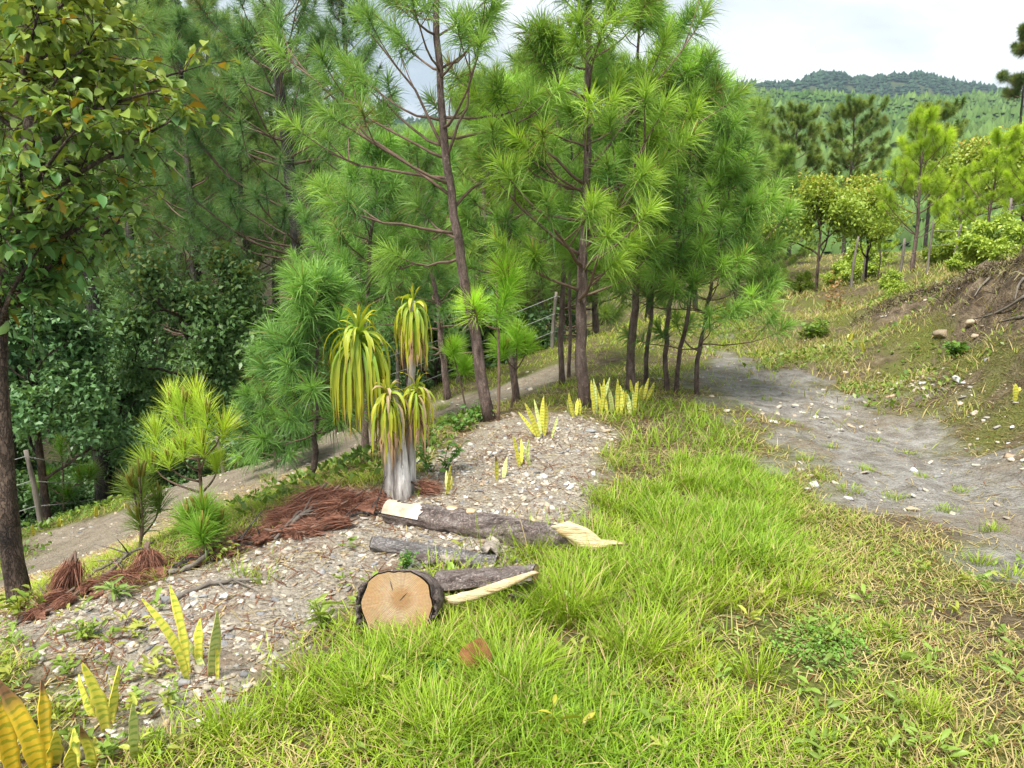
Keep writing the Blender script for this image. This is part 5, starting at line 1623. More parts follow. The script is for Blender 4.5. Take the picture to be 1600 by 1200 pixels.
def snake_leaf(root, f, b, tip, w, col, seed, curl=.0, dry=0.0):
    r = np.random.default_rng(seed)
    L = np.linalg.norm(tip - b); n = 12
    s = np.linspace(0, 1, n + 1)
    P = b + (tip - b) * s[:, None] + r.normal(size=3) * .05 * L * (s ** 2)[:, None] + np.array([curl, 0, 0]) * (np.sin(s * np.pi) * L)[:, None]
    tg = unit(np.gradient(P, axis=0))
    view = unit(np.array([b[0], b[1], 0]) + r.normal(size=3) * .45)
    sd = unit(np.cross(tg, view)); nr = np.cross(sd, tg)
    tw = r.normal() * .5 * s
    sd = sd * np.cos(tw)[:, None] + nr * np.sin(tw)[:, None]; nr = np.cross(sd, tg)
    ww = w * .46 * (1 + .10 * r.normal(size=n + 1)) * np.minimum(1, .62 + s * 1.3) * np.clip((1.03 - s) * 3.0, .05, 1) ** .8
    cols = 5
    lat = np.linspace(-1, 1, cols)
    V = P[:, None] + sd[:, None] * (ww[:, None] * lat)[..., None] + nr[:, None] * (ww[:, None] * (lat ** 2) * -.45)[..., None]
    Vb = V + nr[:, None] * .004
    nv = (n + 1) * cols
    Q = np.array([(i * cols + j, i * cols + j + 1, (i + 1) * cols + j + 1, (i + 1) * cols + j) for i in range(n) for j in range(cols - 1)])
    V = np.concatenate([V.reshape(-1, 3), Vb.reshape(-1, 3)])
    rim = [(i * cols, (i + 1) * cols, nv + (i + 1) * cols, nv + i * cols) for i in range(n)] + [(i * cols + 4, nv + i * cols + 4, nv + (i + 1) * cols + 4, (i + 1) * cols + 4) for i in range(n)]
    Q = np.concatenate([Q, Q[:, ::-1] + nv, np.array(rim)])
    C = np.tile(np.array(col), (n + 1, 1))
    if dry:
        g_ = sstep(1 - dry, 1 - dry * .5, s)[:, None]; C = C * (1 - g_) + np.array([.25, .13, .06]) * g_
    C = np.tile(np.repeat(C, cols, 0), (2, 1))
    link('leaf', make_mesh('leaf', V - f, Q, col=C, fl={'s': np.tile(np.repeat(s * L / .0042, cols), 2), 'edge': np.tile(np.tile(np.abs(lat), n + 1), 2)}, mat=M_SNAKE), root)


def snake_plant(label, leaves, foot=None):
    fx = foot or leaves[0][:2]
    f = hit(*fx)
    root = thing('snake_plant', label, 'snake plant', f, 'snake plants')
    for k, (bx, by, tx_, ty_, w, col, *ex) in enumerate(leaves):
        b = at(bx, by, f[1] + .02 * ((k * 7) % 5 - 2)); b[2] = min(b[2], gz(b[0], b[1]) + .01) - .01
        tip = at(tx_, ty_, b[1] + .05 * ((k * 5) % 3 - 1))
        snake_leaf(root, f, b, tip, w, col, int(bx * 7 + by + k), *(ex or []))


snake_plant('snake plant with four banded leaves in front of the white stone', [
    (287, 1005, 233, 935, .034, YG, .06), (290, 1005, 282, 913, .034, YG), (308, 1008, 310, 968, .036, YG), (328, 1058, 343, 942, .036, GG), (325, 1058, 275, 980, .024, GG, .05), (336, 1010, 340, 962, .02, YG)], (310, 1050))
snake_plant('snake plant of two broad upright leaves in the grass', [(165, 1134, 140, 1040, .046, YG, .04), (172, 1115, 189, 1028, .034, YG, -.03), (140, 1070, 120, 1053, .03, YG)], (165, 1134))
snake_plant('snake plant with orange withered leaves in the bottom corner', [
    (62, 1215, 0, 1058, .052, GO, .06, .35), (72, 1200, 62, 1065, .042, GO, 0, .18), (75, 1225, 98, 1135, .045, YG, 0), (120, 1215, 103, 1155, .035, YG, -.05), (118, 1190, 112, 1142, .03, YG), (20, 1200, -20, 1080, .05, GO, .03, .2)], (70, 1215))
snake_plant('short snake plant with a cut dry top near the bottom', [(145, 1190, 138, 1125, .034, YG, 0, .4), (152, 1190, 150, 1150, .03, YG)], (145, 1190))
snake_plant('snake plant with one upright and one flat leaf near the bottom', [(207, 1175, 210, 1105, .032, GG), (165, 1200, 210, 1172, .03, YG, .03)], (207, 1178))
snake_plant('tall yellow snake plant on the gravel by the straight pine', [
    (843, 680, 827, 632, .04, YG), (840, 680, 812, 643, .03, YG), (848, 675, 846, 612, .034, YG), (850, 672, 862, 622, .032, YG), (846, 665, 840, 628, .026, GG), (862, 670, 873, 648, .02, GG)], (845, 683))
snake_plant('snake plant with a V of yellow leaves on the middle of the gravel', [(812, 725, 803, 675, .026, YG), (814, 722, 819, 685, .024, YG), (826, 725, 822, 690, .03, GG), (828, 722, 820, 700, .026, GG)], (815, 726))
snake_plant('pair of short snake plant leaves low on the gravel', [(776, 742, 777, 712, .026, YG, 0, .3), (786, 750, 792, 712, .03, GG)], (780, 748))
snake_plant('thin yellow snake plant tuft beside the strap-leaved plant', [(698, 768, 705, 725, .02, YG), (700, 770, 695, 735, .02, GG), (703, 770, 708, 745, .016, YG)], (700, 770))
snake_plant('snake plant in front of the straight pine trunk', [(896, 648, 888, 613, .035, YG), (900, 650, 902, 620, .03, YG), (905, 648, 908, 622, .03, YG), (893, 648, 886, 625, .03, GG)], (898, 650))
big = []
r = np.random.default_rng(77)
for k in range(16):
    bx = 928 + k * 4.3 + r.normal() * 2
    big.append((bx, 645 - .2 * (k % 5) * 3, bx + r.normal() * 9, 590 + r.random() * 26, .03 + .012 * r.random(), YG if r.random() < .7 else GG))
snake_plant('large clump of yellow snake plants right of the straight pine', big, (955, 647))
snake_plant('clump of yellow snake plants by the curved pine', [(990 + 4 * k, 622, 985 + 6 * k + (k % 3) * 4, 592 + (k % 4) * 5, .035, YG) for k in range(7)], (1000, 624))
snake_plant('lone pale snake plant at the foot of the far verge', [(1326, 532, 1332, 518, .06, YG), (1328, 532, 1326, 522, .05, GG)], (1327, 533))
snake_plant('pale snake plant left of the path up the bank', [(1350, 548, 1347, 533, .05, YG)], (1350, 549))
snake_plant('pale snake plant at the right edge of the verge', [(1587, 620, 1588, 600, .045, YG), (1590, 621, 1592, 606, .04, YG)], (1588, 622))
snake_plant('small snake plant leaf by the fence post at the left', [(52, 835, 51, 820, .04, YG)], (52, 836))
snake_plant('small snake plant on the lower slope by the fence', [(92, 822, 93, 808, .05, YG), (95, 822, 97, 812, .04, YG)], (93, 823))
snake_plant('small upright snake plant at the fence line', [(150, 808, 149, 788, .05, YG)], (150, 808))

# ================================================================== dead red needle bunches, sticks
RED_A, RED_B = np.array([.12, .058, .042]), np.array([.46, .225, .15])


def fibres(tops, dirs, lens, K, seed, wd=.0024, sp=.22):
    r = np.random.default_rng(seed)
    n = len(tops) * K; idx = np.repeat(np.arange(len(tops)), K)
    p0 = np.asarray(tops)[idx] + r.normal(size=(n, 3)) * .012
    d = unit(np.asarray(dirs)[idx] + r.normal(size=(n, 3)) * sp * (.5 + 1.6 * r.random((n, 1)) ** 3))
    ln = np.asarray(lens)[idx] * (.65 + .45 * r.random(n))
    p1 = p0 + d * (ln * .5)[:, None] + UP * .006; p2 = p0 + d * ln[:, None] - UP * (ln * .08)[:, None]
    # keep the tips on the ground
    gzv = ground_z(p2[:, 0], p2[:, 1]) + .006 + .012 * r.random(n)
    p2[:, 2] = np.maximum(p2[:, 2], gzv)
    gzv = ground_z(p1[:, 0], p1[:, 1]) + .006 + .02 * r.random(n)
    p1[:, 2] = np.maximum(p1[:, 2], gzv)
    w = unit(np.cross(d, r.normal(size=(n, 3)))) * wd * .5
    V = np.stack([p0 - w, p0 + w, p1 - w, p1 + w, p2], 1).reshape(-1, 3)
    k = np.arange(n)[:, None] * 5
    c = RED_A + (RED_B - RED_A) * r.random((n, 1)) ** 1.3
    return V, k + np.array([[0, 1, 3, 2]]), k + np.array([[2, 3, 4]]), np.repeat(c, 5, 0)


def dead_bunch(label, foot, tips, seed, K=420, sp=.2, stick=None):
    """a felled pine top: woody stub with long red dead needles; tips = (px,py,dY, end px,py,dY, length)"""
    f = hit(*foot)
    root = thing('dead_pine_top', label, 'dead branch', f, 'dead pine tops with red needles')
    tops, dirs, lens = [], [], []
    g = Geo()
    for (px, py, dy, ex, ey, edy) in tips:
        a, b = at(px, py, f[1] + dy), at(ex, ey, f[1] + edy)
        for q in (a, b):
            q[2] = max(q[2], gz(q[0], q[1]) + .02)
        d = b - a
        tops.append(a); dirs.append(unit(d)); lens.append(np.linalg.norm(d))
        V, Q, T = tube(np.array([a - unit(d) * .05 + UP * .012, a, a + d * .25]), [.006, .009, .006], 7, .25, seed)
        link('stub', make_mesh('stub', V - f, Q, T, mat=M_TWIG), root)
    V, Q, T, C = fibres(tops, dirs, lens, K, seed, sp=sp)
    g.add(V, Q, T, C)
    tag(link('needles', g.mesh('needles', M_DRY, f), root), kind='stuff')


dead_bunch('cone of red dead needles standing nearest the left edge tree', (108, 930), [(112, 880, .02, 95, 935, -.02), (118, 882, .02, 118, 935, .0), (106, 885, .0, 80, 950, -.08), (100, 930, -.1, 60, 975, -.16), (110, 935, -.12, 90, 975, -.2)], 901, 480, .17)
dead_bunch('cone of red dead needles beside the small pine seedlings', (232, 898), [(228, 864, 0, 215, 900, -.02), (232, 864, 0, 240, 902, -.03), (236, 866, 0, 255, 898, 0), (228, 866, .02, 222, 902, -.06)], 902, 480, .17)
dead_bunch('low brown-red dead needles between the two red cones', (165, 918), [(190, 905, .02, 130, 925, 0), (175, 900, .05, 200, 905, .05), (150, 915, 0, 120, 925, -.05)], 903, 260, .25)
dead_bunch('large heap of red dead needles lying along the crest of the mound', (470, 815), [(500, 765, .1, 440, 815, .05), (520, 768, .1, 470, 800, .05), (490, 790, .05, 420, 835, 0), (540, 775, .1, 500, 800, .05), (460, 800, .05, 405, 838, .02), (530, 790, .02, 470, 820, 0), (555, 775, .1, 520, 790, .1), (510, 775, .15, 560, 780, .1), (440, 812, 0, 410, 840, 0), (480, 780, .12, 450, 800, .15)], 904, 330, .28)
dead_bunch('tail of red dead needles pointing down the gravel from the heap', (500, 830), [(545, 815, .0, 490, 830, 0), (495, 828, 0, 455, 858, -.04), (500, 826, 0, 465, 850, -.02), (535, 818, .02, 500, 828, .02)], 905, 300, .14)
dead_bunch('small rust-red dead bunch in the middle of the crest', (405, 852), [(415, 845, 0, 390, 858, -.02), (400, 842, .03, 420, 858, 0)], 906, 260, .3)
dead_bunch('dark red dead needles at the left end of the longest log', (592, 795), [(600, 788, .05, 570, 800, .0), (598, 795, 0, 565, 805, 0)], 907, 220, .25)
dead_bunch('dark red dead needles at the foot of the whitish trunk', (672, 770), [(655, 758, 0, 695, 768, -.02), (660, 765, -.03, 690, 775, -.05)], 908, 240, .25)


r = np.random.default_rng(31)
for q, (x0, y0) in enumerate([(285, 885), (325, 872), (365, 862), (385, 850), (425, 842), (445, 828), (560, 790), (575, 782), (545, 800), (205, 912), (60, 965), (520, 812), (480, 838)]):
    tips = []
    for c in range(3):
        a = r.random() * 6.28; l_ = 26 + 26 * r.random()
        tips.append((x0 + r.normal() * 8, y0 - 6 + r.normal() * 4, .02 + r.normal() * .04, x0 + math.cos(a) * l_, y0 + abs(math.sin(a)) * 10 - 2, math.sin(a) * .12))
    dead_bunch('scrap of rusty dead needles strewn along the crest of the mound', (x0, y0), tips, 920 + q, 110, .4)


M_ROT = noise_mat('rotten_bark', [(.10, .045, .03), (.24, .11, .07), (.40, .21, .14)], scale=30, stretch=(.4, 1, 1), bump=1.0, bdist=.02)
M_GREYWOOD = noise_mat('grey_splinter', [(.20, .17, .15), (.42, .36, .31), (.62, .54, .46)], scale=26, stretch=(.3, 1, 1), bump=.9, bdist=.015)


def chunk(name, label, cat, group, px, py, L, w, th_, mat, seed, lift=.0):
    '''splintered flake of bark or wood: uneven curved slab with ragged ends'''
    r = np.random.default_rng(seed); f = hit(px, py)
    n, m = 9, 5
    s_, l_ = np.linspace(-.5, .5, n), np.linspace(-.5, .5, m)
    ragged = np.stack([r.normal(size=m) * .10, r.normal(size=m) * .10], 1)
    X = s_[:, None] * L + np.where(s_[:, None] < 0, ragged[None, :, 0], ragged[None, :, 1]) * L * np.abs(s_[:, None]) * 2
    Yv = l_[None] * w * (1 + .25 * r.normal(size=(n, 1)) * .5) + .05 * w * r.normal(size=(n, m))
    Z = -w * .5 * (l_[None] ** 2) * 2 + .10 * w * r.normal(size=(n, m)) + .15 * L * (s_[:, None] ** 2) * r.normal()
    T_ = np.stack([X, Yv, Z + th_ / 2], -1); B_ = np.stack([X, Yv, Z - th_ / 2], -1)
    V = np.concatenate([T_.reshape(-1, 3), B_.reshape(-1, 3)]); o = n * m
    Q = []
    for i in range(n - 1):
        for j in range(m - 1):
            v = i * m + j; Q += [(v, v + m, v + m + 1, v + 1), (o + v, o + v + 1, o + v + m + 1, o + v + m)]
        for j in (0, m - 1):
            v = i * m + j; Q.append((v, o + v, o + v + m, v + m))
    for i in (0, n - 1):
        for j in range(m - 1):
            v = i * m + j; Q.append((v, v + 1, o + v + 1, o + v))
    a, tl = r.random() * 3.14 - .8, r.normal() * .25
    V = np.stack([V[:, 0], V[:, 1] * math.cos(tl) - V[:, 2] * math.sin(tl), V[:, 1] * math.sin(tl) + V[:, 2] * math.cos(tl)], 1)
    V = np.stack([V[:, 0] * math.cos(a) - V[:, 1] * math.sin(a), V[:, 0] * math.sin(a) + V[:, 1] * math.cos(a), V[:, 2] + th_ + w * .2 + lift], 1)
    tag(link(name, make_mesh(name, V, Q, mat=mat, smooth=False), loc=f), label, cat, group)


r = np.random.default_rng(52)
for q in range(26):
    t_ = q / 25
    px = 395 + 200 * t_ + r.normal() * 14; py = 850 - 62 * t_ + r.normal() * 10
    chunk('bark_scrap', 'broken scrap of red-brown rotten bark on the crest heap', 'bark', 'scraps of rotten bark on the crest', px, py, .07 + .12 * r.random(), .03 + .035 * r.random(), .010, M_ROT, 1300 + q, .02 * r.random())
for q in range(9):
    px, py = [(80, 955), (95, 945), (130, 930), (150, 935), (205, 905), (250, 900), (270, 893), (300, 885), (60, 968)][q]
    chunk('bark_scrap', 'broken scrap of red-brown bark around the red cones', 'bark', 'scraps of bark round the red cones', px, py, .06 + .09 * r.random(), .025 + .03 * r.random(), .009, M_ROT, 1340 + q, .01)
for q, (px, py, L_, lab) in enumerate([(720, 885, .16, 'grey splinter between the sawn log and the thin log'), (745, 905, .20, 'grey wood splinter leaning on the flat log'), (700, 880, .12, 'short grey splinter behind the sawn log'),
                                       (850, 905, .2, 'weathered wood splinter in the grass right of the flat log'), (880, 890, .16, 'grey splinter in the grass below the split end'), (770, 865, .14, 'small splinter in front of the longest log'),
                                       (660, 880, .13, 'bark flake at the top of the sawn log'), (820, 935, .15, 'wood flake beside the sunken log end')]):
    chunk('wood_splinter', lab, 'splinter', 'splinters round the log pile', px, py, L_, .04 + .02 * (q % 3), .014, M_GREYWOOD if q % 3 else M_LOGBARK, 1360 + q, .004)


def stick(label, pts, r0, r1, mat=None, name='dead_stick', twigs=0, seed=0):
    r = np.random.default_rng(seed)
    P = []
    for k, (px, py, lift) in enumerate(pts):
        p = hit(px, py); p[2] += lift + r0 * .6; P.append(p)
    P = np.array(P); PP = resample(P, 14)
    PP[1:-1] += r.normal(size=(12, 3)) * .004
    V, Q, T = tube(PP, np.linspace(r0, r1, 14), 8, .15, seed)
    if not twigs:
        o = link(name, make_mesh(name, V - P[0], Q, T, mat=mat or M_POST), loc=P[0])
        return tag(o, label, 'stick', 'dead sticks on the mound')
    root = thing(name, label, 'stick', P[0], 'dead sticks on the mound')
    link('main_stem', make_mesh('main_stem', V - P[0], Q, T, mat=mat or M_POST), root)
    for q in range(twigs):
        a = PP[r.integers(3, 12)]; d = unit(r.normal(size=3) * np.array([1, 1, .4]) + UP * .35); L = .08 + .14 * r.random()
        V, Q, T = tube(np.array([a, a + d * L * .5 + UP * .005, a + d * L]), [r1 * .8, r1 * .6, r1 * .3], 5)
        link('side_twig', make_mesh('side_twig', V - P[0], Q, T, mat=mat or M_POST), root)


stick('dead branch lying behind the two red cones', [(150, 925, .02), (200, 885, .06), (240, 862, .05)], .010, .006, twigs=3, seed=1)
stick('forked dead branch between the red cones', [(140, 910, .03), (175, 895, .05), (205, 880, .04)], .008, .005, twigs=2, seed=2)
stick('dark branch lying on the gravel left of the white stone', [(262, 945, .0), (320, 918, .01), (410, 912, .01)], .012, .007, twigs=2, seed=3)
stick('long dark branch running along the crest of the mound', [(270, 895, .01), (340, 868, .02), (400, 855, .02), (450, 838, .02)], .014, .008, M_BARKDARK, twigs=4, seed=4)
stick('grey branch end by the small bushy seedling', [(235, 905, .0), (300, 893, .01), (345, 862, .05)], .014, .010, seed=5)
stick('curved dead root beside the left edge tree', [(15, 985, .0), (45, 965, .04), (70, 955, .02), (75, 930, .05)], .008, .005, twigs=2, seed=6)
stick('crossed grey sticks on the red needle heap', [(430, 850, .02), (470, 815, .06), (500, 795, .04)], .008, .005, twigs=4, seed=7)
stick('broken brown branch on the crest right of the seedlings', [(330, 880, .01), (372, 858, .04), (398, 848, .02)], .014, .009, M_BARKDARK, twigs=4, seed=14)
stick('weathered branch across the red needle heap', [(455, 832, .03), (500, 800, .07), (545, 778, .04)], .012, .007, M_POST, twigs=5, seed=15)
stick('short dark branch below the red heap', [(505, 832, .01), (560, 812, .03), (600, 806, .01)], .011, .006, M_BARKDARK, twigs=3, seed=16)
stick('thin stick on the gravel below the white stone', [(300, 870, .0), (350, 845, .02), (430, 842, .0)], .006, .004, seed=8)
stick('weathered stick standing in the grass near the bottom', [(872, 1185, .0), (874, 1120, .01), (868, 1085, .02)], .010, .008, M_BLEACH, seed=9)
stick('small grey stick hidden in the grass right of the brown leaf', [(820, 1035, .02), (850, 1070, .01)], .006, .004, M_BLEACH, seed=10)
stick('charred piece of wood at the bottom edge', [(840, 1195, .0), (890, 1185, .01)], .014, .010, M_POST, seed=11)
stick('forked stalk beside the tall yellow snake plant', [(842, 690, .0), (850, 680, .02), (853, 688, .0)], .008, .006, M_POST, seed=12)

# brown dead leaf in the grass
f = hit(742, 1075) + UP * .035
r = np.random.default_rng(5)
uu, vv = np.meshgrid(np.linspace(-1, 1, 9), np.linspace(-1, 1, 9))
X = uu * .06 * np.sqrt(1 - .5 * vv ** 2); Z = vv * .062 * np.sqrt(1 - .5 * uu ** 2)
Yd = .02 * np.sin(uu * 2.5) + .015 * vv ** 2
V = np.stack([X, Yd + Z * .55, Z * .75 + .075], -1).reshape(-1, 3)
i, j = np.meshgrid(np.arange(8), np.arange(8), indexing='ij')
Q = np.stack([i * 9 + j, i * 9 + j + 1, (i + 1) * 9 + j + 1, (i + 1) * 9 + j], -1).reshape(-1, 4)
tag(link('dead_leaf', make_mesh('dead_leaf', V, Q, mat=noise_mat('dead_leaf', [(.13, .055, .02), (.30, .14, .055)], scale=25, bump=.3)), loc=f), 'curled brown dead leaf in the grass below the sawn log', 'leaf')

# ================================================================== small leafy plants
def weed(label, px, py, h, n_stem, n_leaf, ls, colA, colB, seed, spread=.5, group='small leafy plants', width=.5, up=.4):
    r = np.random.default_rng(seed); f = hit(px, py)
    root = thing('leafy_plant', label, 'plant', f, group)
    g = Geo(); pos, dr = [], []
    for k in range(n_stem):
        d = unit(np.array([r.normal() * spread, r.normal() * spread, 1]))
        L = h * (.6 + .5 * r.random())
        b = f + np.array([r.normal(), r.normal(), 0]) * h * .12
        P = np.array([b - UP * .01, b + d * L * .5, b + d * L + UP * 0])
        V, Q, T = tube(P, [.003, .0025, .0015], 4, cap=False); g.add(V, Q, T, C=np.array(colA) * .9)
        for q in range(n_leaf):
            s = .15 + .85 * (q + r.random()) / n_leaf
            pos.append(b + d * L * s); az = r.random() * 6.28; dr.append(np.array([math.cos(az), math.sin(az), up + r.normal() * .3]))
    pos, dr = np.array(pos), np.array(dr)
    link('stems', g.mesh('stems', M_LEAF, f), root)['kind'] = 'stuff'
    c = np.array(colA) + (np.array(colB) - np.array(colA)) * r.random((len(pos), 1))
    V, Q, T, C = leaf_cards(pos, dr, ls * (.6 + .6 * r.random(len(pos))), width, c, seed)
    g = Geo(); g.add(V, Q, T, C)
    tag(link('leaves', g.mesh('leaves', M_LEAF, f), root), kind='stuff')


LA, LB = (.07, .19, .03), (.18, .33, .07)
weed('leafy green weed right of the whitish trunk', 685, 738, .3, 9, 9, .06, LA, LB, 1001)
weed('second leafy weed behind the whitish trunk', 668, 700, .28, 8, 8, .06, LA, LB, 1002)
weed('leafy weed at the foot of the leaning pine', 745, 660, .2, 9, 7, .06, LA, LB, 1003)
weed('low leafy weed left of the leaning pine foot', 715, 675, .2, 9, 7, .06, LA, LB, 1004)
weed('small green plant growing beside the grey thin log', 632, 888, .09, 9, 7, .03, LA, LB, 1005)
weed('yellow-leaved seedling in the grass at the bottom', 884, 1165, .15, 2, 5, .08, (.32, .36, .04), (.5, .45, .05), 1006, .15, width=.25)
weed('narrow-leaved bamboo-like weed beside the red cone', 190, 935, .12, 5, 6, .10, (.16, .28, .06), (.32, .42, .12), 1007, .5, width=.16)
weed('bright weed with long leaves in front of the red cones', 140, 1000, .1, 5, 5, .08, (.2, .32, .04), (.36, .42, .08), 1008, .6, width=.2)
weed('yellow-green weed beside the left edge trunk', 40, 965, .14, 8, 6, .06, (.16, .26, .03), (.3, .36, .05), 1009)
weed('green weed among the dead sticks on the crest', 355, 872, .12, 7, 6, .035, (.16, .26, .03), (.3, .36, .06), 1010)
weed('broad-bladed weed in the grass left of the sawn log', 505, 975, .12, 6, 6, .10, (.2, .32, .05), (.36, .44, .1), 1011, .7, width=.16)
weed('leafy weed below the brown dead leaf', 705, 1060, .1, 5, 6, .05, LA, LB, 1012)
weed('low dark weed beneath the fence wires', 120, 790, .3, 8, 8, .08, (.05, .13, .04), (.12, .22, .07), 1013)
weed('fine leafy weed at the foot of the slender pines', 975, 632, .16, 8, 8, .05, LA, LB, 1014)
weed('reddish dry seedling on the slope beyond the road', 1305, 490, .8, 7, 14, .09, (.32, .19, .08), (.46, .29, .13), 1015, .16)
weed('round green bush at the foot of the bank', 1275, 528, .32, 20, 9, .10, (.10, .2, .03), (.24, .34, .05), 1016, .7)
weed('small green bush low on the verge', 1495, 560, .22, 16, 8, .08, (.08, .2, .03), (.2, .34, .05), 1017, .7)
# clover patch: tiny leaves nobody could count
r = np.random.default_rng(121)
pts = np.array([hit(a, b) for a, b in zip(960 + r.normal(size=420) * 42, 1145 + r.normal(size=420) * 36)] + [hit(a, b) for a, b in zip(1290 + r.normal(size=200) * 40, 1010 + r.normal(size=200) * 22)])
pts = np.repeat(pts, 5, 0) + r.normal(size=(len(pts) * 5, 3)) * np.array([.022, .022, .008]) + UP * .022
V, Q, T, C = leaf_cards(pts, np.stack([r.normal(size=len(pts)), r.normal(size=len(pts)), np.full(len(pts), .5)], 1), .012 + .010 * r.random(len(pts)), .5, np.array([.17, .32, .05]) * (.7 + .7 * r.random((len(pts), 1))), 122)
tag(link('ground_cover', make_mesh('ground_cover', V, Q, T, C, mat=M_LEAF)), 'low clover-like leaves between the grass near the bottom', 'ground cover', kind='stuff')
# broad-leaved weeds scattered through the grass and along the lower left
r = np.random.default_rng(151)
wp = np.concatenate([np.stack([520 + 1080 * r.random(190), 860 + 340 * r.random(190)], 1), np.stack([-20 + 300 * r.random(90) ** 1.3, 1040 + 160 * r.random(90)], 1), np.stack([0 + 260 * r.random(22), 950 + 70 * r.random(22)], 1)])
ws = np.array([hit(*q) for q in wp])
nl_ = 7
pts = np.repeat(ws, nl_, 0) + r.normal(size=(len(ws) * nl_, 3)) * np.array([.012, .012, .004]) + UP * (.012 + .05 * r.random((len(ws) * nl_, 1)))
az = r.random(len(pts)) * 6.28
cc = np.repeat(np.where(r.random((len(ws), 1)) < .35, np.array([.40, .44, .08]), np.array([.24, .36, .06])) * (.7 + .5 * r.random((len(ws), 1))), nl_, 0)
V, Q, T, C = leaf_cards(pts, np.stack([np.cos(az), np.sin(az), .25 + .6 * r.random(len(pts))], 1), np.repeat(.025 + .04 * r.random(len(ws)), nl_) * (.6 + .6 * r.random(len(pts))), .3, cc, 152)
tag(link('broad_weeds', make_mesh('broad_weeds', V, Q, T, C, mat=M_LEAF)), 'small broad-leaved weeds growing among the grass', 'weeds', kind='stuff')
# creeping green cover on the slope between mound and path
r = np.random.default_rng(131)
x, y = scatter_xy(30000, 3.6, 13, -7, 6.5, 132, 1.0)
rd_, gv_, tr2, bk_ = masks(x, y)
nn = fbm(x * 1.3, y * 1.3, 133)
slope = (x < -.3) & (y < 10.5); verge = (x > 2.8) & (y > 7)
k = (r.random(len(x)) < (1 - rd_) * (1 - gv_) * (1 - tr2) * (1 - .55 * bk_) * sstep(.42, .6, nn)) & (slope | verge)
x, y = x[k], y[k]; m = len(x)
P = np.stack([x, y, ground_z(x, y) + .02 + .06 * r.random(m) ** 2], 1)
c = (np.array([.10, .2, .03]) + np.array([.18, .16, .03]) * r.random((m, 1)) * np.where(x > 0, 1.0, .6)[:, None])
V, Q, C = simple_leaves(P, np.stack([r.normal(size=m), r.normal(size=m), .4 + r.random(m)], 1), .04 + .05 * r.random(m), .5, c, 134)
tag(link('undergrowth', make_mesh('undergrowth', V, Q, col=C, mat=M_LEAF, smooth=False)), 'low creeping weeds on the slope and along the verge', 'weeds', kind='stuff')

# roots and dry grass hanging over the cut bank
r = np.random.default_rng(141)
g = Geo()
edge = [(1345, 494), (1400, 466), (1450, 450), (1500, 434), (1550, 418), (1600, 402), (1660, 388)]
ex, ey = zip(*edge)
n = 1500
px = 1345 + 315 * r.random(n)
top = np.interp(px, ex, ey)
hits = {}
P0 = []
for a, b in zip(px[:260], top[:260]):
    P0.append(hit(a, b + 4 + 6 * r.random()))
P0 = np.array(P0)
P0 = P0[r.integers(0, 260, n)] + r.normal(size=(n, 3)) * np.array([.12, .06, .03])
P0[:, 2] = ground_z(P0[:, 0], P0[:, 1]) + .02
d = np.stack([-.35 + r.normal(size=n) * .8, -.5 + r.normal(size=n) * .6, -.1 + r.normal(size=n) * .6], 1); d = unit(d)
ln = .05 + .22 * r.random(n) ** 1.5
p1 = P0 + d * (ln * .5)[:, None] + UP * .02; p2 = p1 + unit(d - UP * .9) * (ln * .5)[:, None]
for q in (p1, p2):
    q[:, 2] = np.maximum(q[:, 2], ground_z(q[:, 0], q[:, 1]) + .01)
w = unit(np.cross(d, r.normal(size=(n, 3)))) * .0045
V = np.stack([P0 - w, P0 + w, p1 - w * .8, p1 + w * .8, p2], 1).reshape(-1, 3); k = np.arange(n)[:, None] * 5
c = np.where(r.random((n, 1)) < .5, np.array([.09, .065, .045]), np.array([.26, .24, .12])) * (.5 + .8 * r.random((n, 1)))
tag(link('bank_roots', make_mesh('bank_roots', V, k + np.array([[0, 1, 3, 2]]), k + np.array([[2, 3, 4]]), np.repeat(c, 5, 0), mat=M_DRY)), 'dry grass and fine roots hanging over the lip of the bank', 'roots', kind='stuff')
for q, pts in enumerate([[(1600, 470), (1570, 490), (1550, 500), (1520, 505)], [(1610, 500), (1585, 505), (1560, 512)], [(1545, 440), (1530, 455), (1522, 470)], [(1600, 440), (1590, 455), (1585, 475)]]):
    P = np.array([hit(a, b) + UP * .04 for a, b in pts]); PP = resample(P, 12)
    V, Q, T = tube(PP, np.linspace(.016, .006, 12), 7, .2, q)
    tag(link('exposed_root', make_mesh('exposed_root', V - P[0], Q, T, mat=M_POST), loc=P[0]),
        ['long pale root snaking out of the bank at the right edge', 'short root beside the dark hollow of the bank', 'thin root hanging from the lip of the bank', 'root at the top of the bank by the right edge'][q], 'root', 'roots sticking out of the bank')

# ================================================================== fences
M_WIRE = noise_mat('wire', [(.30, .30, .29), (.45, .45, .44)], scale=40, bump=0, rough=.5)


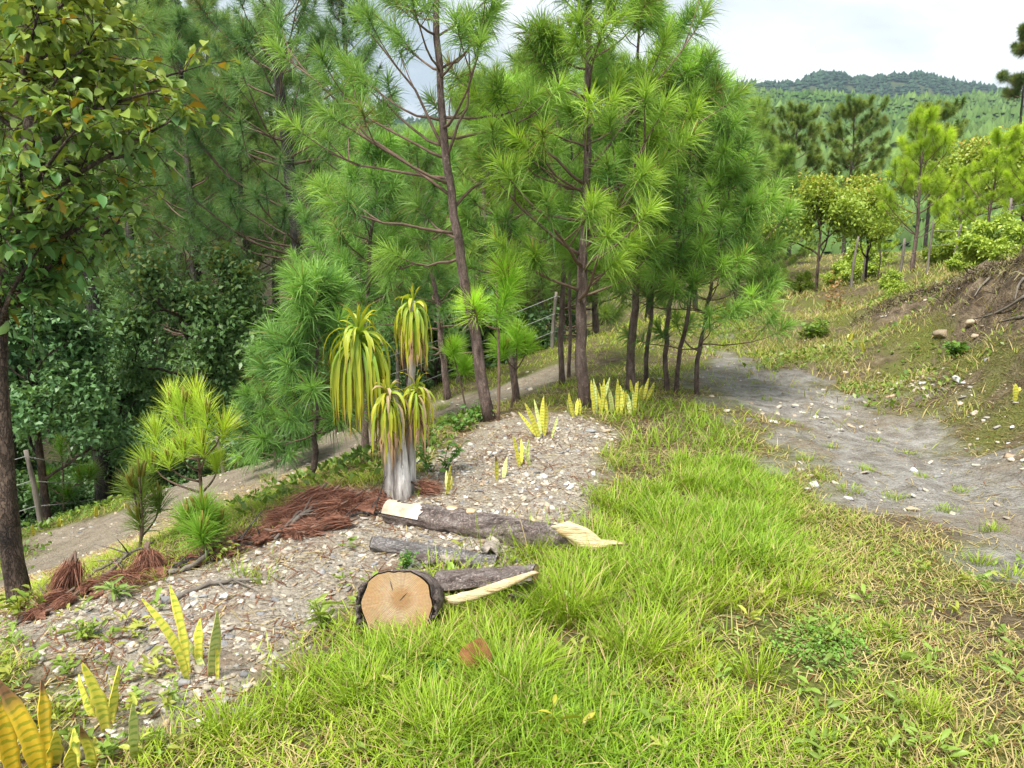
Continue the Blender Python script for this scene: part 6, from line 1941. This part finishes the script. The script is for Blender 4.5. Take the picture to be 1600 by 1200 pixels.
def fence(label, posts, wires, seed, rad=.03, Y=None):
    r = np.random.default_rng(seed)
    feet = [hit(*p[:2]) if len(p) == 3 else stand(p[0], p[3]) for p in posts]
    root = thing('wire_fence', label, 'fence', feet[0])
    tops = []
    for q, (p, f) in enumerate(zip(posts, feet)):
        h = p[2]; lean = np.array([r.normal() * .06, r.normal() * .05, 0])
        P = resample(np.array([f - UP * .15, f + lean * .4 + UP * h * .5 + r.normal(size=3) * .015, f + lean + UP * h]), 9)
        rr_ = rad * (.8 + .4 * r.random())
        V, Q, T = tube(P, np.linspace(rr_ * 1.1, rr_ * .8, 9), 8, .14, seed + q)
        link('post', make_mesh('post', V - feet[0], Q, T, mat=M_POST), root)
        tops.append((f, f + lean + UP * h))
    for wf in wires:
        P = [a + (b - a) * wf for a, b in tops]
        PP = []
        for a, b in zip(P[:-1], P[1:]):
            for s in np.linspace(0, 1, 6)[:-1]:
                PP.append(a + (b - a) * s - UP * .03 * math.sin(math.pi * s) * np.linalg.norm(b - a) / 3)
        PP.append(P[-1]); PP = np.array(PP) - np.array([0, rad, 0])
        V, Q, T = tube(PP, .0042, 5)
        link('wire', make_mesh('wire', V - feet[0], Q, T, mat=M_WIRE), root)
        g = Geo()
        seg = np.linalg.norm(np.diff(PP, axis=0), axis=1); cum = np.r_[0, np.cumsum(seg)]
        for s in np.arange(.1, cum[-1], .16):
            c = np.array([np.interp(s, cum, PP[:, k]) for k in range(3)])
            for _ in range(2):
                d = unit(r.normal(size=3)) * .014
                V, Q, T = tube(np.array([c - d, c + d]), .0018, 3, cap=False); g.add(V, Q, T)
        tag(link('barbs', g.mesh('barbs', M_WIRE, feet[0]), root), kind='stuff')


fence('barbed wire fence on crooked posts below the path', [(-120, 880, 1.0), (66, 826, 1.0), (198, 780, 1.05), (352, 738, .5), (400, 727, .9), (530, 672, .95), (620, 638, .9), (715, 598, .9), (862, 545, .95), (950, 505, .9)], (.93, .62, .3), 1101)
fence('post fence along the slope beyond the road', [(1330, 0, 1.1, 17), (1348, 0, .95, 20), (1404, 0, .8, 16.5), (1448, 0, 1.0, 15), (1489, 0, .8, 16), (1522, 0, .8, 15.5), (1572, 0, 1.0, 13.5), (1640, 0, 1.0, 12.5)], (.85, .55), 1111, .028)

# ================================================================== air
zt = float(max(HZ.max(), 60)) + 45
bx, by0, by1, bz0 = 2900.0, -150.0, 2450.0, -40.0
V = np.array([(-bx, by0, bz0), (bx, by0, bz0), (bx, by1, bz0), (-bx, by1, bz0), (-bx, by0, zt), (bx, by0, zt), (bx, by1, zt), (-bx, by1, zt)])
m, nd, lk = new_mat('air')
out = nd.new('ShaderNodeOutputMaterial')
pv = nd.new('ShaderNodeVolumePrincipled')
pv.inputs['Color'].default_value = (.62, .82, 1.0, 1)
pv.inputs['Density'].default_value = HAZE
pv.inputs['Anisotropy'].default_value = 0.15
lk.new(pv.outputs[0], out.inputs['Volume'])
tag(link('haze', make_mesh('haze', V, [(0, 3, 2, 1), (4, 5, 6, 7), (0, 1, 5, 4), (1, 2, 6, 5), (2, 3, 7, 6), (3, 0, 4, 7)], smooth=False, mat=m)), 'thin pale haze over the whole valley', 'haze', kind='stuff')

# ---- look-alikes are told apart by their order across the picture
ORD = ['first', 'second', 'third', 'fourth', 'fifth', 'sixth', 'seventh', 'eighth', 'ninth', 'tenth', 'eleventh', 'twelfth', 'thirteenth', 'fourteenth', 'fifteenth', 'sixteenth', 'seventeenth', 'eighteenth',
       'nineteenth', 'twentieth', 'twenty-first', 'twenty-second', 'twenty-third', 'twenty-fourth', 'twenty-fifth', 'twenty-sixth', 'twenty-seventh', 'twenty-eighth', 'twenty-ninth', 'thirtieth']
same = {}
for o in list(sc.objects):
    if o.parent is None and 'label' in o and 'category' in o and o.get('kind') is None:
        same.setdefault(o['label'], []).append(o)
for lab, objs in same.items():
    if len(objs) > 1:
        objs.sort(key=lambda o: o.location.x / max(o.location.y, .1))
        for k, o in enumerate(objs):
            o['label'] = lab + ', ' + ORD[k] + ' from the left'
